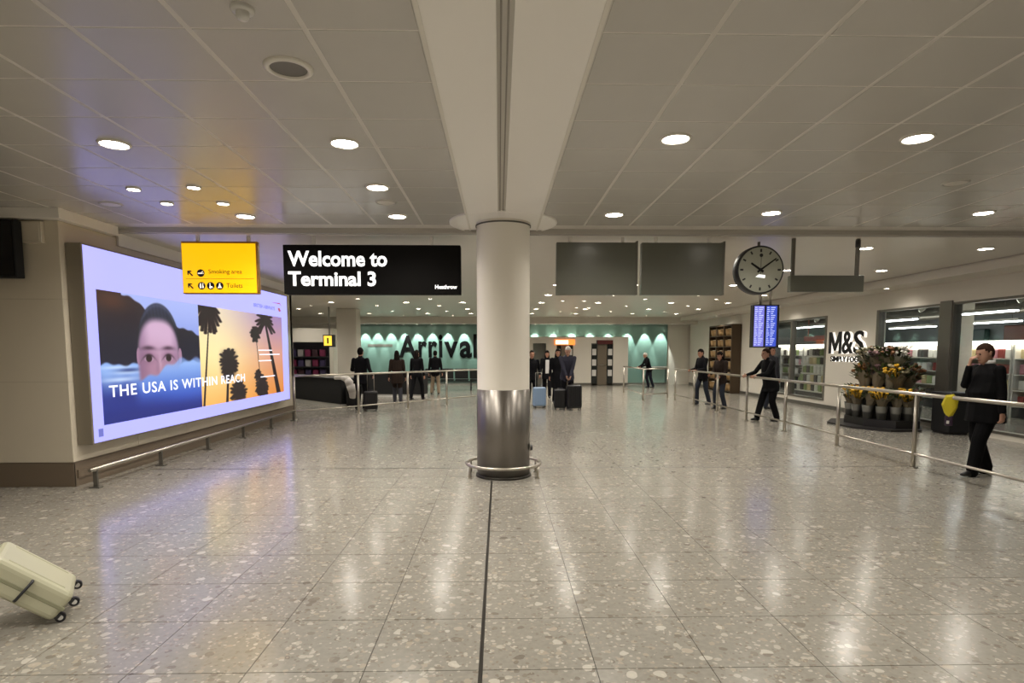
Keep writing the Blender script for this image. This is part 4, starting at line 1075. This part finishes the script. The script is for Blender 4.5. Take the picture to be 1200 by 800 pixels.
class Body:
    def __init__(self): self.mb = MB(); self.samp = []
    def loft(self, rings, region, n=14):
        """rings: (center, rx, ry, ax, ay)"""
        vs = []; k = len(rings)
        for c, rx, ry, ax, ay in rings:
            for i in range(n):
                a = 2*PI*i/n; vs.append(c+ax*(rx*math.cos(a))+ay*(ry*math.sin(a)))
        fs = [(j*n+i, j*n+(i+1) % n, (j+1)*n+(i+1) % n, (j+1)*n+i) for j in range(k-1) for i in range(n)]
        fs += [tuple(reversed(range(n))), tuple((k-1)*n+i for i in range(n))]
        self.mb._add(vs, fs)
        for (c, rx, ry, ax, ay), (c2, rx2, ry2, _, _) in zip(rings[:-1], rings[1:]):
            if region == 'limb': break
            for q in (0, .33, .67, 1):
                cc_ = c.lerp(c2, q); w = rx+(rx2-rx)*q; d = ry+(ry2-ry)*q; m = min(w, d)
                s = (w-m) if w > d else (d-m); dirv = ax if w > d else ay
                for e in ((-1, -.5, 0, .5, 1) if s > .02 else (0,)): self.samp.append((*(cc_+dirv*(s*e)), m, region))
    def limb(self, a, b, r0, r1, region, flat=1., side=None, n=12):
        a = Vector(a); b = Vector(b); d = (b-a).normalized()
        u = (side-d*side.dot(d)).normalized() if side is not None else d.orthogonal().normalized(); w = d.cross(u)
        R = []
        for t in (-1, -.8, -.45): R.append((a+d*r0*t, r0*math.sqrt(max(1-t*t, .01)), r0*flat*math.sqrt(max(1-t*t, .01)), u, w))
        R.append((a, r0, r0*flat, u, w)); R.append(((a+b)/2, (r0+r1)/2, (r0+r1)/2*flat, u, w)); R.append((b, r1, r1*flat, u, w))
        for t in (.45, .8, 1): R.append((b+d*r1*t, r1*math.sqrt(max(1-t*t, .01)), r1*flat*math.sqrt(max(1-t*t, .01)), u, w))
        self.loft(R, 'limb', n)
        m = max(2, int((b-a).length/.03))
        for i in range(m+1): self.samp.append((*a.lerp(b, i/m), r0+(r1-r0)*i/m, region))
    def hand(self, E_, W, inward, curl=.6, fr=.0095):
        d = (W-E_).normalized(); n = (inward-d*inward.dot(d)).normalized(); s = d.cross(n)   # s: across the palm
        K = W+d*.085
        self.limb(W-d*.01, W+d*.03, .027, .032, 'skin', .6, s); self.limb(W+d*.03, K, .036, .038, 'skin', .42, s)
        for q, l in ((-1.5, .060), (-.5, .072), (.5, .078), (1.5, .070)):
            b0 = K+s*(q*.0195)-d*.008; dd = d
            for seg in range(3):
                ang = curl*(.45 if seg == 0 else 1.)
                dd = (dd*math.cos(ang)+n*math.sin(ang)).normalized() if seg else (d*math.cos(ang)+n*math.sin(ang)).normalized()
                n2 = (n-dd*n.dot(dd))
                b1 = b0+dd*l*(.42, .32, .26)[seg]
                self.limb(b0, b1, fr*(1.05-.1*seg), fr*(.98-.1*seg), 'skin', n=8); b0 = b1
                if n2.length > 1e-4: pass
        tb = W+d*.025+s*.028; t1 = tb+(s*.8+d*.55+n*.45).normalized()*.038; t2 = t1+(d*.85+n*.45+s*.1).normalized()*.032
        self.limb(tb, t1, .0135, .0115, 'skin', n=8); self.limb(t1, t2, .0112, .0098, 'skin', n=8)

def person(label, loc, rz, h=1.75, top='suit_black', bottom='suit_black', skin='skin', hair='hair_dark', hairstyle='short', shoe='shoe_black',
           lean=0., fat=1., LW=None, RW=None, LE=None, RE=None, LF=(.11, 0.), RF=(-.11, 0.), toeL=0., toeR=0., head_yaw=0., head_pitch=0., hem=.80, flare=1.0,
           shirt=False, voxel=.011, curl=.55, group=None, lin_=None, rin_=None, drop=0.):
    """local frame: faces -Y, its own left is +X, feet on z = 0; drop lowers the hips"""
    k = h/1.75
    t = thing('person', label, 'person', loc, rz, group)
    B = Body(); X = V(1, 0, 0)
    hip = V(0, .0, .94-drop)
    bend = Matrix.Rotation(lean, 3, 'X')     # positive lean bows towards -Y
    def up(p): return hip + bend @ (Vector(p)-V(0, 0, .94))
    YB_ = bend @ V(0, 1, 0)
    fw = fat
    tor = [(.85, .13*fw, .10*fw, 0), (.93, .175*fw, .125*fw, 0), (1.02, .170*fw, .122*fw, -.012*(fw-1)*8), (1.12, .165*fw, .120*fw, -.02*(fw-1)*8), (1.25, .182*(.5+.5*fw), .125*(.4+.6*fw), -.01), (1.36, .196*(.6+.4*fw), .120, 0), (1.43, .180, .095, .01), (1.475, .11, .072, .012), (1.50, .06, .055, .01)]
    B.loft([(up((0, y, z)), rx, ry, X, YB_) for z, rx, ry, y in tor], 'top')
    if hem < .9:
        B.loft([(up((0, 0, 1.0)), .178*fw, .132*fw, X, YB_), (up((0, 0, .9)), .188*fw*flare, .140*fw*flare, X, YB_), (up((0, 0, max(hem, .82))), .194*fw*flare, .143*fw*flare, X, YB_)] +
               ([(V(0, hip.y, hem-drop), .20*fw*flare, .15*fw*flare, X, V(0, 1, 0))] if hem < .8 else []), 'top')
    # legs
    for s, (fx, fy), toe in ((1, LF, toeL), (-1, RF, toeR)):
        H_ = hip+V(s*.088*fw, 0, -.02); A = V(fx, fy+.03, .085)
        K_, A = ik(H_, A, .43, .43, V(0, -1, 0)); ca, sa = math.sin(toe), -math.cos(toe); fd = V(ca, sa, 0)
        lw_ = .5+.5*fw
        B.limb(H_, K_, .096*lw_, .074*lw_, 'bottom'); B.limb(K_, A+V(0, 0, .02), .074*lw_, .064*lw_, 'bottom'); B.limb(A+V(0, 0, .02), A-V(0, 0, .03), .064*lw_, .056*lw_, 'bottom')
        heel = V(A.x, A.y, .042)-fd*.045; tip = V(A.x, A.y, .034)+fd*.17
        sd = V(-fd.y, fd.x, 0)
        B.loft([(heel-fd*.03, .018, .025, sd, V(0, 0, 1)), (heel, .034, .042, sd, V(0, 0, 1)), (heel+fd*.07, .04, .046, sd, V(0, 0, 1)), (heel+fd*.14, .046, .036, sd, V(0, 0, 1)), (tip-fd*.03, .040, .026, sd, V(0, 0, 1)), (tip, .018, .014, sd, V(0, 0, 1))], 'shoe')
    # arms
    for s, W, Eh, inn in ((1, LW, LE, lin_), (-1, RW, RE, rin_)):
        S = up((s*.185*(.6+.4*fw), .01, 1.415))
        W = Vector(W) if W is not None else up((s*.27*(.5+.5*fw), -.03, .86))
        E_, W = ik(S, W, .295, .265, Vector(Eh) if Eh is not None else V(s*.3, 1, -.2))
        B.limb(S, E_, .064, .052, 'top'); B.limb(E_, W-(W-E_).normalized()*.02, .052, .040, 'top')
        B.hand(E_, W, Vector(inn) if inn is not None else V(-s, -.2, 0), curl, .0095 if voxel < .009 else .0115)
    # neck and head
    nk = up((0, .012, 1.47)); hd0 = up((0, -.005, 1.545))
    Rh = bend @ Matrix.Rotation(head_yaw, 3, 'Z') @ Matrix.Rotation(head_pitch, 3, 'X')
    hc = hd0 + Rh @ V(0, -.012, .09)
    B.limb(nk, hd0+Rh @ V(0, .005, .03), .058*(.6+.4*fw), .054*(.6+.4*fw), 'skin')
    hx = Rh @ X; hy = Rh @ V(0, 1, 0); hz = Rh @ V(0, 0, 1)
    def hp(x, y, z): return hc+Rh @ V(x, y, z)
    hw = 1.+.35*(fat-1)
    B.loft([(hp(0, yo, z), rx*hw, ry, hx, hy) for z, rx, ry, yo in ((-.122, .022, .022, -.062), (-.112, .040, .048, -.045), (-.085, .055, .070, -.024), (-.045, .066, .086, -.010), (0, .073, .094, 0), (.045, .076, .098, .005), (.082, .066, .086, .008), (.108, .043, .058, .010), (.122, .014, .02, .010))], 'skin', 18)
    B.limb(hp(0, -.090, .012), hp(0, -.114, -.028), .010, .0155, 'skin', n=8)
    B.limb(hp(0, -.088, -.062), hp(0, -.092, -.062), .022, .018, 'skin', .5, hx, n=8)
    B.limb(hp(-.03, -.088, .028), hp(.03, -.088, .028), .010, .010, 'skin', n=8)
    B.limb(hp(0, -.085, -.104), hp(0, -.088, -.104), .018, .015, 'skin', n=8)
    for s in (-1, 1): B.limb(hp(s*.076*hw, .012, .015), hp(s*.078*hw, .008, -.028), .014, .010, 'skin', n=8)
    me0 = B.mb.mesh('tmp')
    ob = bpy.data.objects.new('tmp', me0)
    rm = ob.modifiers.new('r', 'REMESH'); rm.mode = 'VOXEL'; rm.voxel_size = voxel; rm.use_smooth_shade = True
    smo = ob.modifiers.new('s', 'SMOOTH'); smo.iterations = 3 if voxel > .008 else 4; smo.factor = .5
    me = evaluate(ob); me.name = 'body'
    bpy.data.objects.remove(ob); bpy.data.meshes.remove(me0)
    # one material per region of the body
    names = {'top': top, 'bottom': bottom, 'skin': skin, 'shoe': shoe}; order = list(names)
    me.materials.clear()
    for r in order: me.materials.append(MATS[names[r]])
    S_ = np.array([s[:4] for s in B.samp]); reg = np.array([order.index(s[4]) for s in B.samp])
    nv = len(me.vertices); co_ = np.empty(nv*3); me.vertices.foreach_get('co', co_); co_ = co_.reshape(-1, 3)
    cls = np.empty(nv, int)
    for i in range(0, nv, 2000):
        D = np.linalg.norm(co_[i:i+2000, None, :]-S_[None, :, :3], axis=2)-S_[None, :, 3]
        cls[i:i+2000] = reg[D.argmin(1)]
    v0 = np.array([p.vertices[0] for p in me.polygons]); me.polygons.foreach_set('material_index', cls[v0].astype(np.int32))
    me.polygons.foreach_set('use_smooth', [True]*len(me.polygons))
    me.vertices.foreach_set('co', (co_*k).ravel()); me.update()
    body = link('body', me, None, t)
    # hair
    hb = MB(); n, m = 22, 14
    def inc(x, y, z):
        line = .056 if y < -.055 else .056-(y+.055)*1.15
        if abs(x) > .066 and -.01 < y < .03: line = max(line, .022)
        if hairstyle in ('long', 'bob'): line = .05 if y < -.045 else .05-(y+.045)*2.8
        if hairstyle == 'bald': line = .06 if y < .02 else .03-(y-.02)*1.6
        return z > line
    vs = []
    for j in range(m+1):
        th_ = PI*j/m
        for i in range(n):
            a = 2*PI*i/n
            x, y, z = .083*hw*math.sin(th_)*math.cos(a), .010+.107*math.sin(th_)*math.sin(a), .012+.122*math.cos(th_)
            vs.append((x, y, z))
    fs = []
    for j in range(m):
        for i in range(n):
            q = (j*n+i, (j+1)*n+i, (j+1)*n+(i+1) % n, j*n+(i+1) % n)
            c = [sum(vs[e][d] for e in q)/4 for d in range(3)]
            if inc(*c): fs.append(q)
    hb._add([hp(*v) for v in vs], fs, True)
    if hairstyle == 'long':
        Bh = Body()
        Bh.loft([(hp(0, .03, .05), .080, .080, hx, hy), (hp(0, .05, -.04), .088, .066, hx, hy), (hp(0, .065, -.12), .095, .05, hx, hy), (hp(0, .075, -.20)*1.0, .09, .045, hx, hy), (hp(0, .08, -.28), .06, .03, hx, hy)], 'top')
        hb._add(Bh.mb.v, Bh.mb.f, True)
    hb.v = [tuple(c*k for c in v) for v in hb.v]
    part('hair', hb, hair, t)
    for s in (-1, 1):
        part('eye', MB().ball(tuple((hp(s*.031, -.084, .004))*k), .0105*k, 8, 6), 'eye_dark', t)
    mo = MB(); mo.limb = None
    mo.tube([hp(-.024, -.098, -.066)*k, hp(0, -.1075, -.064)*k, hp(.024, -.098, -.066)*k], .005*k, 6)
    part('mouth', mo, 'lip', t)
    if shirt:
        cb = MB()
        ring = []
        for r_, z in ((.064, -.002), (.068, .012), (.066, .045), (.061, .046)):
            ring.append([(nk+(bend @ V(r_*(.62+.38*fw)*math.cos(2*PI*i/20), .004+r_*(.62+.38*fw)*math.sin(2*PI*i/20), z+.022)))*k for i in range(20)])
        vs = [p for rg in ring for p in rg]
        cb._add(vs, [(j*20+i, j*20+(i+1) % 20, (j+1)*20+(i+1) % 20, (j+1)*20+i) for j in range(3) for i in range(20)], True)
        part('shirt_collar', cb, 'shirt_white', t)
    return t

# man in the dark suit by the shop-side rail; he faces left, one hand at his chin
person('stout man in a black suit behind the rail, one hand raised to his face', (6.45, 7.75, 0), -math.radians(94), 1.75, fat=1.34, skin='skin_pale', hair='hair_brown',
       LF=(.11, -.22), RF=(-.10, .10), toeL=.15, toeR=-.2, RW=(-.06, -.205, 1.46), RE=(-.25, .0, -1), rin_=(.3, .6, .3), LW=(.29, .0, .85), head_pitch=.22, head_yaw=.05, shirt=True, voxel=.007, curl=.75, hem=.72, lean=.04)
# man leaning on the rail
person('man in a black coat leaning on the rail below the flight display', (6.40, 13.95, 0), -math.radians(80), 1.72, fat=1.18, skin='skin_pale', hair='hair_brown', lean=.22,
       RW=(-.20, -.52, 1.10), LW=(.18, -.50, 1.10), RF=(-.12, -.28), LF=(.10, .10), hem=.72, shirt=False, head_pitch=-.15, voxel=.010)
person('person in dark clothes standing by the shop wall behind the leaning man', (7.75, 16.9, 0), math.radians(20), 1.78, top='cloth_grey', bottom='cloth_jean', hair='hair_dark', voxel=.012, hem=.78)
person('taller person of the pair in black jacket and grey jeans at the rail', (6.28, 18.3, 0), -math.radians(70), 1.72, top='cloth_black', bottom='cloth_jean', lean=.10, RW=(-.15, -.36, 1.08), LW=(.15, -.36, 1.08), LF=(.09, .16), RF=(-.12, -.14), head_pitch=.25, voxel=.012)
person('shorter person of the pair with long dark hair at the rail', (6.32, 16.9, 0), -math.radians(60), 1.64, top='cloth_brown', bottom='cloth_jean', hairstyle='long', lean=.06, RW=(-.12, -.36, 1.05), LW=(.2, -.3, 1.0), voxel=.012, LF=(.1, .05), RF=(-.12, -.1), head_pitch=.2)
person('person with pale hair in a black jacket leaning on the far rail', (6.75, 26.8, 0), -math.radians(80), 1.60, top='cloth_black', bottom='cloth_navy', hair='hair_white', lean=.30, RW=(-.15, -.5, 1.02), LW=(.15, -.5, 1.02), LF=(.1, .15), voxel=.013)
# travellers at the doors
person('white-haired traveller leaning over two black suitcases', (1.97, 17.3, 0), 0, 1.80, top='cloth_slate', bottom='cloth_black', hair='hair_white', hairstyle='bald', skin='skin_pale', lean=.16, fat=1.08,
       RW=(-.05, -.30, .90), LW=(.06, -.30, .90), RE=(-1, .3, -.2), LE=(1, .3, -.2), head_pitch=.3, voxel=.010)
person('dark-haired traveller in a black coat half behind the white-haired traveller', (1.86, 19.0, 0), .1, 1.72, top='cloth_black', bottom='cloth_black', hairstyle='long', hem=.5, flare=1.1, voxel=.012)
wn = person('traveller in an open black coat over a pale top walking from the doors', (1.70, 21.2, 0), -.05, 1.66, top='cloth_black', bottom='cloth_black', hairstyle='long', LF=(.09, -.2), RF=(-.09, .18), hem=.70, voxel=.012)
part('pale_top', MB().rbox(-.065, .065, -.152, -.10, .86, 1.34, .02), 'shirt_white', wn)
person('person in dark clothes beside the pale blue suitcase, half hidden by the column', (.98, 18.0, 0), .1, 1.66, top='cloth_black', bottom='cloth_black', hair='hair_dark', LW=(.24, -.12, .98), voxel=.012)
# travellers at the counters, seen from behind
person('man in black seen from behind at the slanting rail with a suitcase', (-3.86, 16.75, 0), PI-.15, 1.74, top='cloth_black', bottom='cloth_black', fat=1.1, RW=(-.30, -.1, .98), LW=(.22, -.30, 1.1), hem=.75, voxel=.011)
person('person with long dark hair and grey trousers facing the second counter', (-3.25, 19.1, 0), PI+.2, 1.66, top='cloth_brown', bottom='cloth_grey', hairstyle='long', hem=.66, flare=1.1, voxel=.012, LF=(.09, -.12), RF=(-.1, .1))
person('person in a dark coat with one leg stepping out by the second counter', (-2.80, 20.4, 0), PI-.4, 1.68, top='cloth_black', bottom='cloth_black', hairstyle='long', voxel=.012, LF=(.12, .2), RF=(-.16, -.14))
person('person in black top and beige trousers near the dark seats', (-2.45, 23.0, 0), PI, 1.66, top='cloth_black', bottom='cloth_beige', voxel=.013, LF=(.16, .0), RF=(-.14, .1), hem=.85)

# yellow bag hung on the rail in front of the suited man
t = thing('yellow_bag', 'small yellow bag with a dark purple base hung on the rail by the suited man', 'bag', (5.9, 7.66, .70))
t.rotation_euler = (0, 0, -.66)
poly = [(-.055, .38), (.03, .40), (.085, .33), (.075, .22), (.03, .10), (-.01, .08), (-.06, .15), (-.095, .26)]
Mb = Matrix.Translation((0, -.03, 0)) @ Euler(FACE['-Y']).to_matrix().to_4x4()
bg = MB(); n = len(poly); vs = []
for q, dz in ((.8, -.03), (1., -.012), (1., .012), (.8, .03)):
    vs += [Mb @ Vector((x*q, .24+(z-.24)*q, dz+.004*math.sin(9*i_))) for i_, (x, z) in enumerate(poly)]
bg._add(vs, [(j_*n+i_, j_*n+(i_+1) % n, (j_+1)*n+(i_+1) % n, (j_+1)*n+i_) for j_ in range(3) for i_ in range(n)]+[tuple(reversed(range(n))), tuple(3*n+i_ for i_ in range(n))])
part('pouch', bg, mat('bag_yellow', 'c9b81e', .6), t)
part('base', MB().rbox(-.05, .04, -.055, -.01, -.02, .12, .018), mat('bag_purple', '2c1430', .6), t)
part('tag', MB().rbox(-.03, .0, -.062, -.055, .01, .05, .002, 1), 'white_plastic', t)
part('strap', MB().tube([(.0, -.03, .38), (.0, -.032, .40), (.0, 0, .405), (.01, .03, .38), (.01, .032, .28)], .007, 6), 'bag_purple', t)

bpy.data.scenes.remove(TMP)
